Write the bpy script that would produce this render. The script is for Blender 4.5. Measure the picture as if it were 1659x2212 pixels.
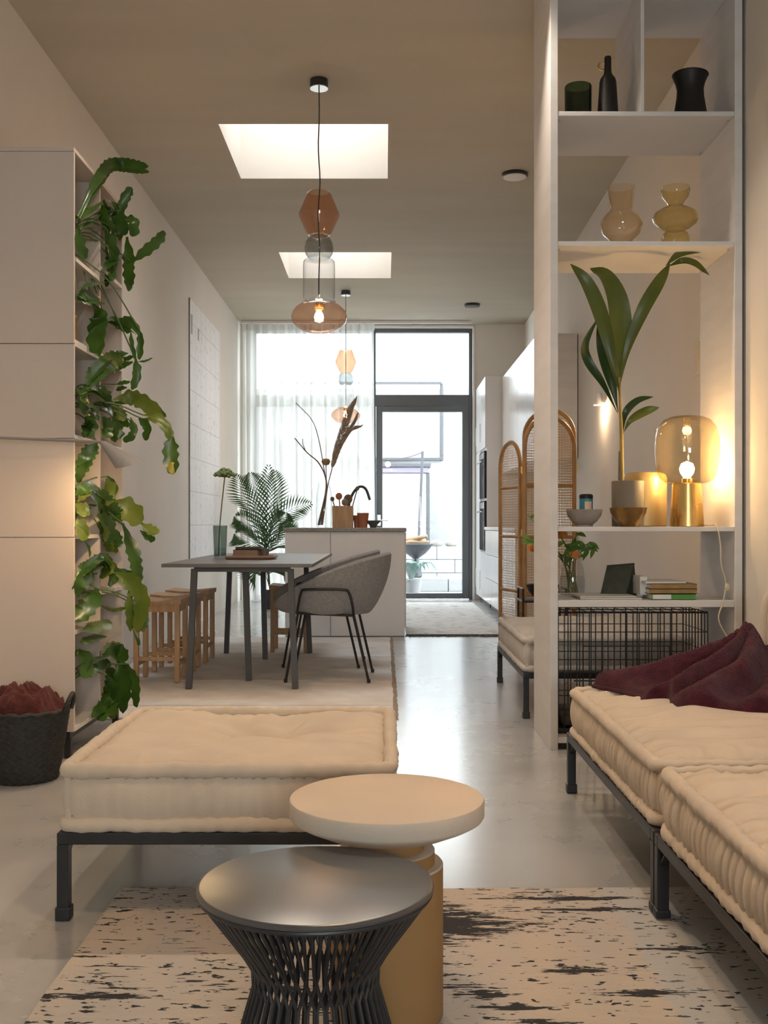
import bpy, bmesh, math, random
from mathutils import Vector, Matrix, noise
random.seed(7)
for o in list(bpy.data.objects): bpy.data.objects.remove(o)
SC = bpy.context.scene
COL = SC.collection
PI = math.pi
# ------------------------------------------------------------------ camera
F = 2270.0; CX = 830.0; CY = 1132.0; CH = 1.0     # focal length and vanishing point in pixels of 1659x2212, eye height in m
cam_d = bpy.data.cameras.new('camera'); cam = bpy.data.objects.new('camera', cam_d); COL.objects.link(cam)
cam.location = (0, 0, CH); cam.rotation_euler = (PI/2, 0, 0)
cam_d.sensor_width = 36; cam_d.sensor_fit = 'AUTO'; cam_d.lens = 36*F/2212
cam_d.shift_x = (829.5-CX)/2212; cam_d.shift_y = (CY-1106)/2212
cam_d.clip_start = 0.05; cam_d.clip_end = 200
SC.camera = cam
# ------------------------------------------------------------------ world, daylight portals, exposure
w = bpy.data.worlds.new('overcast_sky'); SC.world = w; w.use_nodes = True
bg = w.node_tree.nodes['Background']; bg.inputs[0].default_value = (0.87, 0.945, 1.0, 1); bg.inputs[1].default_value = 9.5
SC.view_settings.view_transform = 'Standard'; SC.view_settings.look = 'None'
SC.view_settings.exposure = 1.66; SC.view_settings.gamma = 1.0; SC.view_settings.use_curve_mapping = False
def portal(name, loc, rot, sx, sy):
    l = bpy.data.lights.new(name, 'AREA'); l.shape = 'RECTANGLE'; l.size = sx; l.size_y = sy
    l.cycles.is_portal = True
    o = bpy.data.objects.new(name, l); COL.objects.link(o); o.location = loc; o.rotation_euler = rot
portal('daylight_garden_window', (-0.29, 14.0, 1.79), (-PI/2, 0, 0), 2.95, 3.6)
portal('daylight_added_window', (0.5, -2.32, 1.35), (PI/2, 0, 0), 1.2, 1.0)  # portal of the unseen window added behind the camera
portal('daylight_skylight_near', (-0.53, 7.45, 4.60), (0, 0, 0), 1.12, 1.10)
portal('daylight_skylight_far', (-0.475, 10.7, 4.60), (0, 0, 0), 1.10, 1.08)

def W(px, py, d):
    """world point seen at photo pixel (px, py) at depth d metres from the camera"""
    return Vector(((px-CX)/F*d, d, CH-(py-CY)/F*d))
# ------------------------------------------------------------------ materials
MATS = {}
def nt(name):
    m = bpy.data.materials.new(name); m.use_nodes = True; MATS[name] = m
    return m, m.node_tree.nodes, m.node_tree.links
def rgba(c): return (c[0], c[1], c[2], 1)
def S(r, g, b):
    f = lambda v: (v/255/12.92) if v/255 <= 0.04045 else ((v/255+0.055)/1.055)**2.4
    return (f(r), f(g), f(b))
def M(name, col, rough=0.5, metal=0.0, spec=0.5, var=0.0, vs=4.0, bump=0.0, bs=60.0, col2=None, stretch=(1, 1, 1), detail=3, sheen=0.0, rvar=0.0):
    m, N, L = nt(name); b = N['Principled BSDF']
    b.inputs['Base Color'].default_value = rgba(col); b.inputs['Roughness'].default_value = rough
    b.inputs['Metallic'].default_value = metal; b.inputs['Specular IOR Level'].default_value = spec
    if sheen: b.inputs['Sheen Weight'].default_value = sheen
    if var or col2 or bump or rvar:
        tc = N.new('ShaderNodeTexCoord'); mp = N.new('ShaderNodeMapping'); mp.inputs['Scale'].default_value = stretch
        L.new(tc.outputs['Object'], mp.inputs[0])
    if var or col2 or rvar:
        n = N.new('ShaderNodeTexNoise'); n.inputs['Scale'].default_value = vs; n.inputs['Detail'].default_value = detail; L.new(mp.outputs[0], n.inputs[0])
        if var or col2:
            c2 = col2 or tuple(v*(1-var) for v in col); c1 = col if col2 else tuple(min(1, v*(1+var)) for v in col)
            r = N.new('ShaderNodeValToRGB'); r.color_ramp.elements[0].position = 0.33; r.color_ramp.elements[1].position = 0.67
            r.color_ramp.elements[0].color = rgba(c2); r.color_ramp.elements[1].color = rgba(c1)
            L.new(n.outputs[0], r.inputs[0]); L.new(r.outputs[0], b.inputs['Base Color'])
        if rvar:
            mr = N.new('ShaderNodeMapRange'); mr.inputs[1].default_value = 0.3; mr.inputs[2].default_value = 0.7
            mr.inputs[3].default_value = rough-rvar; mr.inputs[4].default_value = rough+rvar
            L.new(n.outputs[0], mr.inputs[0]); L.new(mr.outputs[0], b.inputs['Roughness'])
    if bump:
        n2 = N.new('ShaderNodeTexNoise'); n2.inputs['Scale'].default_value = bs; n2.inputs['Detail'].default_value = 4; L.new(mp.outputs[0], n2.inputs[0])
        bp = N.new('ShaderNodeBump'); bp.inputs['Strength'].default_value = bump; bp.inputs['Distance'].default_value = 0.01
        L.new(n2.outputs[0], bp.inputs['Height']); L.new(bp.outputs[0], b.inputs['Normal'])
    return m
def weave(name, col, rough, sx, sy, bump=0.4, var=0.1, sheen=0.0):
    """cloth: two crossed wave textures as bump"""
    m = M(name, col, rough, var=var, vs=6, sheen=sheen, spec=0.25); N = m.node_tree.nodes; L = m.node_tree.links; b = N['Principled BSDF']
    tc = N.new('ShaderNodeTexCoord')
    ws = []
    for d, s in (('X', sx), ('Y', sy)):
        t = N.new('ShaderNodeTexWave'); t.bands_direction = d; t.inputs['Scale'].default_value = s; t.inputs['Distortion'].default_value = 1.5
        t.inputs['Detail'].default_value = 1; L.new(tc.outputs['Object'], t.inputs[0]); ws.append(t)
    ad = N.new('ShaderNodeMath'); ad.operation = 'ADD'; L.new(ws[0].outputs['Fac'], ad.inputs[0]); L.new(ws[1].outputs['Fac'], ad.inputs[1])
    bp = N.new('ShaderNodeBump'); bp.inputs['Strength'].default_value = bump; bp.inputs['Distance'].default_value = 0.003
    L.new(ad.outputs[0], bp.inputs['Height']); L.new(bp.outputs[0], b.inputs['Normal'])
    return m
def thin_glass(name, tint, edge=None, refl=0.9, rough=0.02, blend=0.25):
    m, N, L = nt(name)
    for n in list(N):
        if n.type == 'BSDF_PRINCIPLED': N.remove(n)
    out = N['Material Output']; tr = N.new('ShaderNodeBsdfTransparent'); gl = N.new('ShaderNodeBsdfGlossy'); gl.inputs['Roughness'].default_value = rough
    gl.inputs['Color'].default_value = (refl, refl, refl, 1)
    lw = N.new('ShaderNodeLayerWeight'); lw.inputs[0].default_value = blend
    mix = N.new('ShaderNodeMixShader'); 
    p4 = N.new('ShaderNodeMath'); p4.operation = 'POWER'; p4.inputs[1].default_value = 3.0; ma = N.new('ShaderNodeMath'); ma.operation = 'MULTIPLY_ADD'; ma.inputs[1].default_value = 0.75*min(1, blend*4); ma.inputs[2].default_value = 0.05
    lw.inputs[0].default_value = 0.5; L.new(lw.outputs['Facing'], p4.inputs[0]); L.new(p4.outputs[0], ma.inputs[0]); L.new(ma.outputs[0], mix.inputs[0]); L.new(tr.outputs[0], mix.inputs[1]); L.new(gl.outputs[0], mix.inputs[2])
    lf = N.new('ShaderNodeLayerWeight'); lf.inputs[0].default_value = 0.5
    cr = N.new('ShaderNodeMix'); cr.data_type = 'RGBA'; e = edge or tuple(v**2.2 for v in tint)
    cr.inputs[6].default_value = rgba(tint); cr.inputs[7].default_value = rgba(e)
    pw = N.new('ShaderNodeMath'); pw.operation = 'POWER'; pw.inputs[1].default_value = 2.5; L.new(lf.outputs['Facing'], pw.inputs[0])
    L.new(pw.outputs[0], cr.inputs[0]); L.new(cr.outputs[2], tr.inputs['Color']); L.new(mix.outputs[0], out.inputs[0])
    return m
def emit(name, col, s):
    m, N, L = nt(name); b = N['Principled BSDF']
    b.inputs['Base Color'].default_value = rgba(col); b.inputs['Emission Color'].default_value = rgba(col); b.inputs['Emission Strength'].default_value = s
    return m
def leafmat(name, c1, c2, rough=0.38, trans=0.25, vs=9):
    m = M(name, c1, rough, col2=c2, vs=vs, spec=0.5); N = m.node_tree.nodes; L = m.node_tree.links; b = N['Principled BSDF']; out = N['Material Output']
    t = N.new('ShaderNodeBsdfTranslucent'); t.inputs[0].default_value = rgba(tuple(min(1, v*1.5) for v in c1))
    mx = N.new('ShaderNodeMixShader'); mx.inputs[0].default_value = trans
    L.new(b.outputs[0], mx.inputs[1]); L.new(t.outputs[0], mx.inputs[2]); L.new(mx.outputs[0], out.inputs[0])
    return m

M('wall_paint', (0.73, 0.69, 0.64), 0.85, var=0.03, vs=1.2, bump=0.05, bs=30, spec=0.2)
M('ceiling_paint', (0.50, 0.455, 0.375), 0.8, var=0.04, vs=1.0, stretch=(0.6, 3, 1), bump=0.05, bs=14, spec=0.25)
M('shaft_paint', (0.53, 0.475, 0.42), 0.8, var=0.02, spec=0.2)
M('white_lacquer', (0.78, 0.78, 0.79), 0.22, var=0.01, spec=0.5)
M('white_matt', (0.80, 0.79, 0.79), 0.6, var=0.02)
M('bookcase_paint', (0.66, 0.65, 0.65), 0.55, var=0.04, vs=3, stretch=(1, 1, 6), bump=0.05, bs=25)
M('cabinet_laminate', (0.60, 0.52, 0.455), 0.55, var=0.02, vs=2)
M('cabinet_edge', (0.72, 0.67, 0.62), 0.5)
M('black_metal', (0.018, 0.018, 0.02), 0.42, spec=0.5, var=0.2, vs=20)
M('gun_metal', (0.055, 0.06, 0.068), 0.35, metal=0.6, var=0.1, vs=12)
M('alu_frame', (0.115, 0.13, 0.145), 0.45, var=0.04, vs=5)
M('table_grey', (0.16, 0.155, 0.155), 0.4, var=0.06, vs=5)
M('table_frame', (0.085, 0.085, 0.09), 0.5)
M('oak', (0.54, 0.34, 0.185), 0.5, col2=(0.42, 0.25, 0.125), vs=5, stretch=(6, 6, 0.8), bump=0.1, bs=40)
M('rattan', (0.47, 0.27, 0.11), 0.5, col2=(0.36, 0.19, 0.07), vs=8, bump=0.1, bs=60)
M('cane', (0.62, 0.41, 0.20), 0.6, col2=(0.52, 0.32, 0.15), vs=12)
weave('cream_canvas', (0.60, 0.495, 0.385), 0.9, 260, 260, 0.25, 0.05, 0.2)
weave('grey_canvas', (0.52, 0.49, 0.46), 0.9, 260, 260, 0.25, 0.06, 0.2)
M('stitch_thread', (0.36, 0.28, 0.2), 0.9, bump=0.3, bs=200)
M('dark_binding', (0.10, 0.09, 0.085), 0.8)
M('burgundy_knit', (0.062, 0.009, 0.018), 0.95, var=0.25, vs=40, bump=0.7, bs=260, sheen=0.12, spec=0.1)
M('rust_knit', (0.095, 0.026, 0.023), 0.95, var=0.25, vs=30, bump=0.6, bs=220, sheen=0.1, spec=0.1)
M('black_wicker', (0.022, 0.02, 0.018), 0.6, var=0.4, vs=50, bump=0.5, bs=160)
M('plaster_stone', (0.62, 0.52, 0.42), 0.75, col2=(0.54, 0.45, 0.36), vs=3, bump=0.1, bs=90, spec=0.3)
M('mustard_clay', (0.36, 0.20, 0.075), 0.65, col2=(0.31, 0.17, 0.062), vs=3, bump=0.06, bs=60)
M('tabletop_steel', (0.135, 0.138, 0.145), 0.36, metal=0.8, rvar=0.05, vs=3)
M('felt_grey', (0.29, 0.292, 0.30), 0.95, var=0.12, vs=60, bump=0.3, bs=220, sheen=0.15, spec=0.15)
M('terracotta', (0.42, 0.16, 0.085), 0.8, var=0.08, vs=10)
M('taupe_pot', (0.19, 0.165, 0.13), 0.6, var=0.04)
M('gold_pot', (0.42, 0.31, 0.14), 0.42, metal=0.35, var=0.05, vs=8)
M('brass', (0.62, 0.42, 0.16), 0.28, metal=1.0, rvar=0.05, vs=6)
M('amber_bowl', (0.30, 0.17, 0.05), 0.25, metal=0.55, col2=(0.18, 0.10, 0.035), vs=25)
M('grey_ceramic', (0.25, 0.23, 0.21), 0.45, var=0.12, vs=16)
M('black_ceramic', (0.010, 0.009, 0.009), 0.5, spec=0.4)
M('tan_pot', (0.55, 0.33, 0.14), 0.7, var=0.1, vs=9)
M('soil', (0.035, 0.024, 0.016), 1.0, var=0.4, vs=40, bump=0.8, bs=80)
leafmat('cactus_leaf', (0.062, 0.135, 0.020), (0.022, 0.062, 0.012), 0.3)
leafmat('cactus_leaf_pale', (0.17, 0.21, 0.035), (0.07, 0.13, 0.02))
leafmat('cactus_leaf_yellow', (0.62, 0.42, 0.03), (0.10, 0.16, 0.02), vs=14)
leafmat('coconut_leaf', (0.085, 0.115, 0.018), (0.045, 0.075, 0.012), 0.35, 0.2, vs=5)
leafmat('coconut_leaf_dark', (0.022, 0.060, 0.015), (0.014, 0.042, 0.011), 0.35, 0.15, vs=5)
leafmat('palm_leaf', (0.055, 0.12, 0.035), (0.03, 0.07, 0.02), 0.45, 0.15)
leafmat('agave_leaf', (0.13, 0.22, 0.19), (0.09, 0.16, 0.14), 0.5, 0.1)
leafmat('spring_leaf', (0.13, 0.25, 0.04), (0.07, 0.16, 0.025), 0.4, 0.3)
leafmat('umbel_green', (0.32, 0.42, 0.20), (0.2, 0.3, 0.12), 0.6, 0.2, vs=40)
leafmat('petal_orange', (0.75, 0.30, 0.06), (0.80, 0.45, 0.14), 0.6, 0.3)
M('stem_green', (0.10, 0.15, 0.05), 0.6)
M('stem_yellow', (0.42, 0.28, 0.07), 0.55, col2=(0.22, 0.17, 0.05), vs=6)
M('dry_twig', (0.20, 0.14, 0.10), 0.9, var=0.2, vs=30)
M('pampas', (0.42, 0.33, 0.25), 1.0, var=0.2, vs=30)
thin_glass('window_glass', (0.97, 0.985, 0.98), (0.93, 0.96, 0.95), 0.8, 0.01, 0.08)
thin_glass('dimmed_glass', (0.52, 0.53, 0.525), (0.45, 0.46, 0.45), 0.8, 0.01, 0.08)  # grey tint added to the garden panes to hold back bright daylight
thin_glass('skylight_glass', (0.66, 0.66, 0.655), (0.58, 0.58, 0.57), 0.8, 0.01, 0.08)  # tint added to keep the skylight shafts from washing out
thin_glass('clear_glass', (0.96, 0.965, 0.965), (0.62, 0.65, 0.66), 0.9, 0.02, 0.22)
thin_glass('copper_glass', (0.88, 0.64, 0.50), (0.80, 0.46, 0.30), 0.9, 0.03, 0.25)
thin_glass('pink_glass', (0.95, 0.77, 0.66), (0.84, 0.52, 0.38), 0.9, 0.03, 0.3)
thin_glass('smoke_glass', (0.66, 0.68, 0.68), (0.45, 0.48, 0.49), 0.9, 0.03, 0.25)
thin_glass('smoke_green_glass', (0.70, 0.75, 0.73), (0.42, 0.48, 0.46), 0.9, 0.02, 0.25)
thin_glass('green_glass', (0.30, 0.42, 0.28), (0.06, 0.11, 0.06), 0.9, 0.03, 0.25)
thin_glass('amber_glass', (0.95, 0.85, 0.70), (0.74, 0.55, 0.32), 0.9, 0.02, 0.3)
thin_glass('olive_glass', (0.90, 0.82, 0.55), (0.66, 0.52, 0.20), 0.9, 0.02, 0.3)
thin_glass('lamp_glass', (0.97, 0.90, 0.74), (0.70, 0.52, 0.26), 0.9, 0.05, 0.28)
thin_glass('water', (0.93, 0.95, 0.95), (0.7, 0.75, 0.75), 0.9, 0.01, 0.15)
emit('bulb_glow', (1.0, 0.72, 0.40), 40.0)
emit('spot_glow', (1.0, 0.80, 0.55), 15.0)
M('cable_grey', (0.06, 0.055, 0.055), 0.7)
M('cable_cream', (0.62, 0.52, 0.40), 0.6)
M('chrome', (0.75, 0.74, 0.73), 0.18, metal=1.0)
M('lamp_grey', (0.24, 0.22, 0.205), 0.45)
M('oven_black', (0.012, 0.012, 0.014), 0.12)
M('stone_counter', (0.30, 0.27, 0.235), 0.35, col2=(0.18, 0.165, 0.15), vs=60, bump=0.03)
M('paper', (0.74, 0.74, 0.73), 0.8, var=0.03, vs=8)
M('book_gold', (0.30, 0.19, 0.07), 0.6, var=0.15, vs=20)
M('book_green', (0.09, 0.28, 0.06), 0.6)
M('book_brown', (0.28, 0.20, 0.155), 0.7, var=0.1, vs=15)
M('book_dark', (0.07, 0.065, 0.06), 0.7)
M('tray_brown', (0.26, 0.15, 0.11), 0.5, var=0.1, vs=10)
M('plate_grey', (0.14, 0.14, 0.145), 0.4)
M('bag_green', (0.055, 0.062, 0.048), 0.8, var=0.15, vs=30, bump=0.2, bs=150)
M('bag_green_side', (0.035, 0.042, 0.034), 0.8, var=0.15, vs=30, bump=0.2, bs=150)
M('tin_blue', (0.03, 0.22, 0.35), 0.4)
M('tin_cream', (0.68, 0.52, 0.40), 0.5)
M('shutter_cream', (0.45, 0.37, 0.28), 0.8, var=0.1, vs=8)
M('terrace_stone', (0.30, 0.295, 0.285), 0.9, var=0.08, vs=3)
M('facade_white', (0.36, 0.365, 0.375), 0.9, var=0.04, vs=1)
M('facade_trim', (0.085, 0.085, 0.095), 0.7)
M('lilac_trim', (0.20, 0.17, 0.30), 0.7)
M('rubble', (0.24, 0.22, 0.20), 0.95, var=0.25, vs=9)
M('garden_timber', (0.30, 0.19, 0.11), 0.8, var=0.2, vs=10)

# polished concrete floor: cloudy colour, cloudy gloss, hairline cracks
def concrete():
    m, N, L = nt('polished_concrete'); b = N['Principled BSDF']; tc = N.new('ShaderNodeTexCoord')
    n1 = N.new('ShaderNodeTexNoise'); n1.inputs['Scale'].default_value = 0.9; n1.inputs['Detail'].default_value = 2; n1.inputs['Roughness'].default_value = 0.6
    n2 = N.new('ShaderNodeTexNoise'); n2.inputs['Scale'].default_value = 5; n2.inputs['Detail'].default_value = 5; n2.inputs['Roughness'].default_value = 0.6
    for n in (n1, n2): L.new(tc.outputs['Object'], n.inputs[0])
    mx = N.new('ShaderNodeMath'); mx.operation = 'MULTIPLY_ADD'; mx.inputs[1].default_value = 0.28; L.new(n2.outputs[0], mx.inputs[0]); 
    m2 = N.new('ShaderNodeMath'); m2.operation = 'MULTIPLY'; m2.inputs[1].default_value = 0.72; L.new(n1.outputs[0], m2.inputs[0]); L.new(m2.outputs[0], mx.inputs[2])
    r = N.new('ShaderNodeValToRGB'); e = r.color_ramp.elements; e[0].position = 0.34; e[1].position = 0.66
    e[0].color = (0.32, 0.312, 0.305, 1); e[1].color = (0.47, 0.46, 0.45, 1); L.new(mx.outputs[0], r.inputs[0])
    vo = N.new('ShaderNodeTexVoronoi'); vo.feature = 'DISTANCE_TO_EDGE'; vo.inputs['Scale'].default_value = 0.55
    ds = N.new('ShaderNodeMix'); ds.data_type = 'RGBA'; ds.inputs[0].default_value = 0.12; L.new(tc.outputs['Object'], ds.inputs[6]); L.new(n2.outputs['Color'], ds.inputs[7]); L.new(ds.outputs[2], vo.inputs[0])
    lt = N.new('ShaderNodeMath'); lt.operation = 'LESS_THAN'; lt.inputs[1].default_value = 0.0005; L.new(vo.outputs['Distance'], lt.inputs[0])
    ck = N.new('ShaderNodeMix'); ck.data_type = 'RGBA'; ck.inputs[0].default_value = 0.0; L.new(r.outputs[0], ck.inputs[6]); ck.inputs[7].default_value = (0.13, 0.12, 0.115, 1)
    L.new(ck.outputs[2], b.inputs['Base Color'])
    mr = N.new('ShaderNodeMapRange'); mr.inputs[1].default_value = 0.2; mr.inputs[2].default_value = 0.8; mr.inputs[3].default_value = 0.2; mr.inputs[4].default_value = 0.36
    b.inputs['Coat Weight'].default_value = 0.55; b.inputs['Coat Roughness'].default_value = 0.16
    L.new(mx.outputs[0], mr.inputs[0]); L.new(mr.outputs[0], b.inputs['Roughness'])
    bp = N.new('ShaderNodeBump'); bp.inputs['Strength'].default_value = 0.04; bp.inputs['Distance'].default_value = 0.003; L.new(n2.outputs[0], bp.inputs['Height']); L.new(bp.outputs[0], b.inputs['Normal'])
concrete()

# sheer curtain: part see-through, part translucent cloth
def sheer():
    m, N, L = nt('sheer_voile'); N.remove(N['Principled BSDF']); out = N['Material Output']
    tr = N.new('ShaderNodeBsdfTransparent'); tr.inputs[0].default_value = (0.97, 0.97, 0.97, 1)
    tl = N.new('ShaderNodeBsdfTranslucent'); tl.inputs[0].default_value = (0.80, 0.80, 0.78, 1)
    df = N.new('ShaderNodeBsdfDiffuse'); df.inputs[0].default_value = (0.78, 0.77, 0.74, 1)
    a = N.new('ShaderNodeMixShader'); a.inputs[0].default_value = 0.45; L.new(tl.outputs[0], a.inputs[1]); L.new(df.outputs[0], a.inputs[2])
    b = N.new('ShaderNodeMixShader'); b.inputs[0].default_value = 0.86; L.new(tr.outputs[0], b.inputs[1]); L.new(a.outputs[0], b.inputs[2]); L.new(b.outputs[0], out.inputs[0])
sheer()

# ------------------------------------------------------------------ mesh builder
class MB:
    def __init__(s): s.v = []; s.f = []
    def add(s, vs, fs):
        k = len(s.v); s.v += [tuple(v) for v in vs]; s.f += [tuple(i+k for i in f) for f in fs]; return s
    def box(s, x0, x1, y0, y1, z0, z1, bev=0.0):
        if bev <= 0:
            vs = [(x, y, z) for z in (z0, z1) for y in (y0, y1) for x in (x0, x1)]
            return s.add(vs, [(0, 2, 3, 1), (4, 5, 7, 6), (0, 1, 5, 4), (2, 6, 7, 3), (0, 4, 6, 2), (1, 3, 7, 5)])
        bm = bmesh.new(); bmesh.ops.create_cube(bm, size=1)
        for v in bm.verts: v.co = Vector(((x0+x1)/2+v.co.x*(x1-x0), (y0+y1)/2+v.co.y*(y1-y0), (z0+z1)/2+v.co.z*(z1-z0)))
        bmesh.ops.bevel(bm, geom=list(bm.edges), offset=min(bev, 0.49*min(x1-x0, y1-y0, z1-z0)), segments=2, affect='EDGES', profile=0.5)
        bm.verts.index_update(); vs = [v.co.copy() for v in bm.verts]; fs = [[v.index for v in f.verts] for f in bm.faces]; bm.free()
        return s.add(vs, fs)
    def quadgrid(s, rows, closed_u=False, closed_v=False):
        n = len(rows); m = len(rows[0]); k = len(s.v)
        for r in rows: s.v += [tuple(p) for p in r]
        for i in range(n if closed_v else n-1):
            for j in range(m if closed_u else m-1):
                a = k+i*m+j; b = k+i*m+(j+1) % m; c = k+((i+1) % n)*m+(j+1) % m; d = k+((i+1) % n)*m+j
                s.f.append((a, b, c, d))
        return s
    def tube(s, pts, r, n=8, closed=False, caps=True):
        pts = [Vector(p) for p in pts]; N = len(pts); rr = r if isinstance(r, (list, tuple)) else [r]*N
        rows = []; up = None
        for i, p in enumerate(pts):
            if closed: t = pts[(i+1) % N]-pts[i-1]
            else: t = pts[min(i+1, N-1)]-pts[max(i-1, 0)]
            if t.length < 1e-9: t = Vector((0, 0, 1))
            t.normalize()
            if up is None: up = Vector((0, 0, 1)) if abs(t.z) < 0.9 else Vector((1, 0, 0))
            a = t.cross(up)
            if a.length < 1e-5: a = t.cross(Vector((0, 1, 0)))
            a.normalize(); b = a.cross(t).normalized(); up = b
            rows.append([p+(a*math.cos(2*PI*j/n)+b*math.sin(2*PI*j/n))*rr[i] for j in range(n)])
        k = len(s.v); s.quadgrid(rows, True, closed)
        if caps and not closed:
            s.f.append(tuple(k+j for j in range(n))[::-1]); s.f.append(tuple(k+(N-1)*n+j for j in range(n)))
        return s
    def bar(s, p, q, wx, wy=None):
        """square bar from p to q"""
        p = Vector(p); q = Vector(q); t = (q-p).normalized(); up = Vector((0, 0, 1)) if abs(t.z) < 0.95 else Vector((0, 1, 0))
        a = t.cross(up).normalized()*wx/2; b = a.cross(t).normalized()*(wy or wx)/2
        return s.add([p-a-b, p+a-b, p+a+b, p-a+b, q-a-b, q+a-b, q+a+b, q-a+b], [(0, 3, 2, 1), (4, 5, 6, 7), (0, 1, 5, 4), (1, 2, 6, 5), (2, 3, 7, 6), (3, 0, 4, 7)])
    def lathe(s, prof, n=36, c=(0, 0, 0), cap0=False, cap1=False, fn=None):
        rows = []
        for (r, z) in prof:
            rows.append([(c[0]+(r*math.cos(2*PI*j/n)), c[1]+(r*math.sin(2*PI*j/n)), c[2]+z) for j in range(n)])
        if fn: rows = [[fn(Vector(p)) for p in r] for r in rows]
        k = len(s.v); s.quadgrid(rows, True)
        if cap0: s.f.append(tuple(k+j for j in range(n))[::-1])
        if cap1: s.f.append(tuple(k+(len(prof)-1)*n+j for j in range(n)))
        return s
    def sphere(s, c, r, nu=12, nv=8, sc=(1, 1, 1)):
        rows = [[(c[0]+r*sc[0]*math.sin(PI*i/nv)*math.cos(2*PI*j/nu), c[1]+r*sc[1]*math.sin(PI*i/nv)*math.sin(2*PI*j/nu), c[2]-r*sc[2]*math.cos(PI*i/nv)) for j in range(nu)] for i in range(nv+1)]
        return s.quadgrid(rows, True)
    def prism(s, poly, axis, a0, a1):
        """poly of 2D points extruded along axis 'x','y','z'"""
        def mk(p, a):
            return {'x': (a, p[0], p[1]), 'y': (p[0], a, p[1]), 'z': (p[0], p[1], a)}[axis]
        n = len(poly); vs = [mk(p, a0) for p in poly]+[mk(p, a1) for p in poly]
        fs = [tuple(range(n))[::-1], tuple(range(n, 2*n))]+[(i, (i+1) % n, n+(i+1) % n, n+i) for i in range(n)]
        return s.add(vs, fs)
def mesh_of(name, mb, mat, smooth=False, off=Vector((0, 0, 0))):
    me = bpy.data.meshes.new(name); me.from_pydata([tuple(Vector(v)-off) for v in mb.v], [], mb.f); me.update()
    bm = bmesh.new(); bm.from_mesh(me); bmesh.ops.recalc_face_normals(bm, faces=bm.faces); bm.to_mesh(me); bm.free()
    me.materials.append(MATS[mat] if isinstance(mat, str) else mat)
    if smooth:
        me.polygons.foreach_set('use_smooth', [True]*len(me.polygons)); me.update()
        if smooth != 'all':
            try: me.set_sharp_from_angle(angle=math.radians(40))
            except Exception: pass
    return me
def obj(name, mb, mat, parent, smooth=False, world=True, label=None, kind=None):
    """a part under its thing; world=True: coordinates are world coordinates"""
    off = Vector((0, 0, 0)); p = parent
    if world:
        while p is not None: off += p.location; p = p.parent
    o = bpy.data.objects.new(name, mesh_of(name, mb, mat, smooth, off)); COL.objects.link(o); o.parent = parent
    if label: o['label'] = label
    if kind: o['kind'] = kind
    return o
def child(name, me, parent, loc=(0, 0, 0), rot=(0, 0, 0)):
    o = bpy.data.objects.new(name, me); COL.objects.link(o); o.parent = parent; o.location = loc; o.rotation_euler = rot; return o
def thing(name, label, cat, loc=(0, 0, 0), rotz=0, group=None):
    o = bpy.data.objects.new(name, None); COL.objects.link(o); o.location = loc; o.rotation_euler = (0, 0, rotz); o.empty_display_size = 0.1
    o['label'] = label; o['category'] = cat
    if group: o['group'] = group
    return o
def single(name, mb, mat, label, cat, smooth=False, group=None):
    xs = [v[0] for v in mb.v]; ys = [v[1] for v in mb.v]; zs = [v[2] for v in mb.v]
    off = Vector(((min(xs)+max(xs))/2, (min(ys)+max(ys))/2, min(zs)))
    o = bpy.data.objects.new(name, mesh_of(name, mb, mat, smooth, off)); COL.objects.link(o); o.location = off
    o['label'] = label; o['category'] = cat
    if group: o['group'] = group
    return o
def struct(name, mb, mat, label=None, smooth=False):
    o = bpy.data.objects.new(name, mesh_of(name, mb, mat, smooth)); COL.objects.link(o); o['kind'] = 'structure'
    if label: o['label'] = label
    return o
def dup(root, loc, rotz=0, label=None):
    r = root.copy(); COL.objects.link(r); r.location = loc; r.rotation_euler = (0, 0, rotz)
    if label: r['label'] = label
    for ch in list(root.children):
        c = ch.copy(); COL.objects.link(c); c.parent = r
        for g in ch.children:
            d = g.copy(); COL.objects.link(d); d.parent = c
    return r
def lamp(name, loc, power, col, radius, parent=None):
    l = bpy.data.lights.new(name, 'POINT'); l.energy = power; l.color = col; l.shadow_soft_size = radius
    o = bpy.data.objects.new(name, l); COL.objects.link(o)
    if parent is not None:
        o.parent = parent; o.location = Vector(loc)-parent.location
    else: o.location = loc
    return o
def crom(pts, n):
    """Catmull-Rom samples through points"""
    pts = [Vector(p) for p in pts]
    if len(pts) == 2: return [pts[0].lerp(pts[1], i/(n-1)) for i in range(n)]
    P = [pts[0]*2-pts[1]]+pts+[pts[-1]*2-pts[-2]]; out = []; m = len(pts)-1
    for i in range(n):
        t = i/(n-1)*m; k = min(int(t), m-1); u = t-k; a, b, c, d = P[k:k+4]
        out.append(0.5*((2*b)+(c-a)*u+(2*a-5*b+4*c-d)*u*u+(3*b-a-3*c+d)*u**3))
    return out
def ns(x, y=0.0, z=0.0): return noise.noise(Vector((x, y, z)))
def smooth01(t): t = max(0, min(1, t)); return t*t*(3-2*t)
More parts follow.
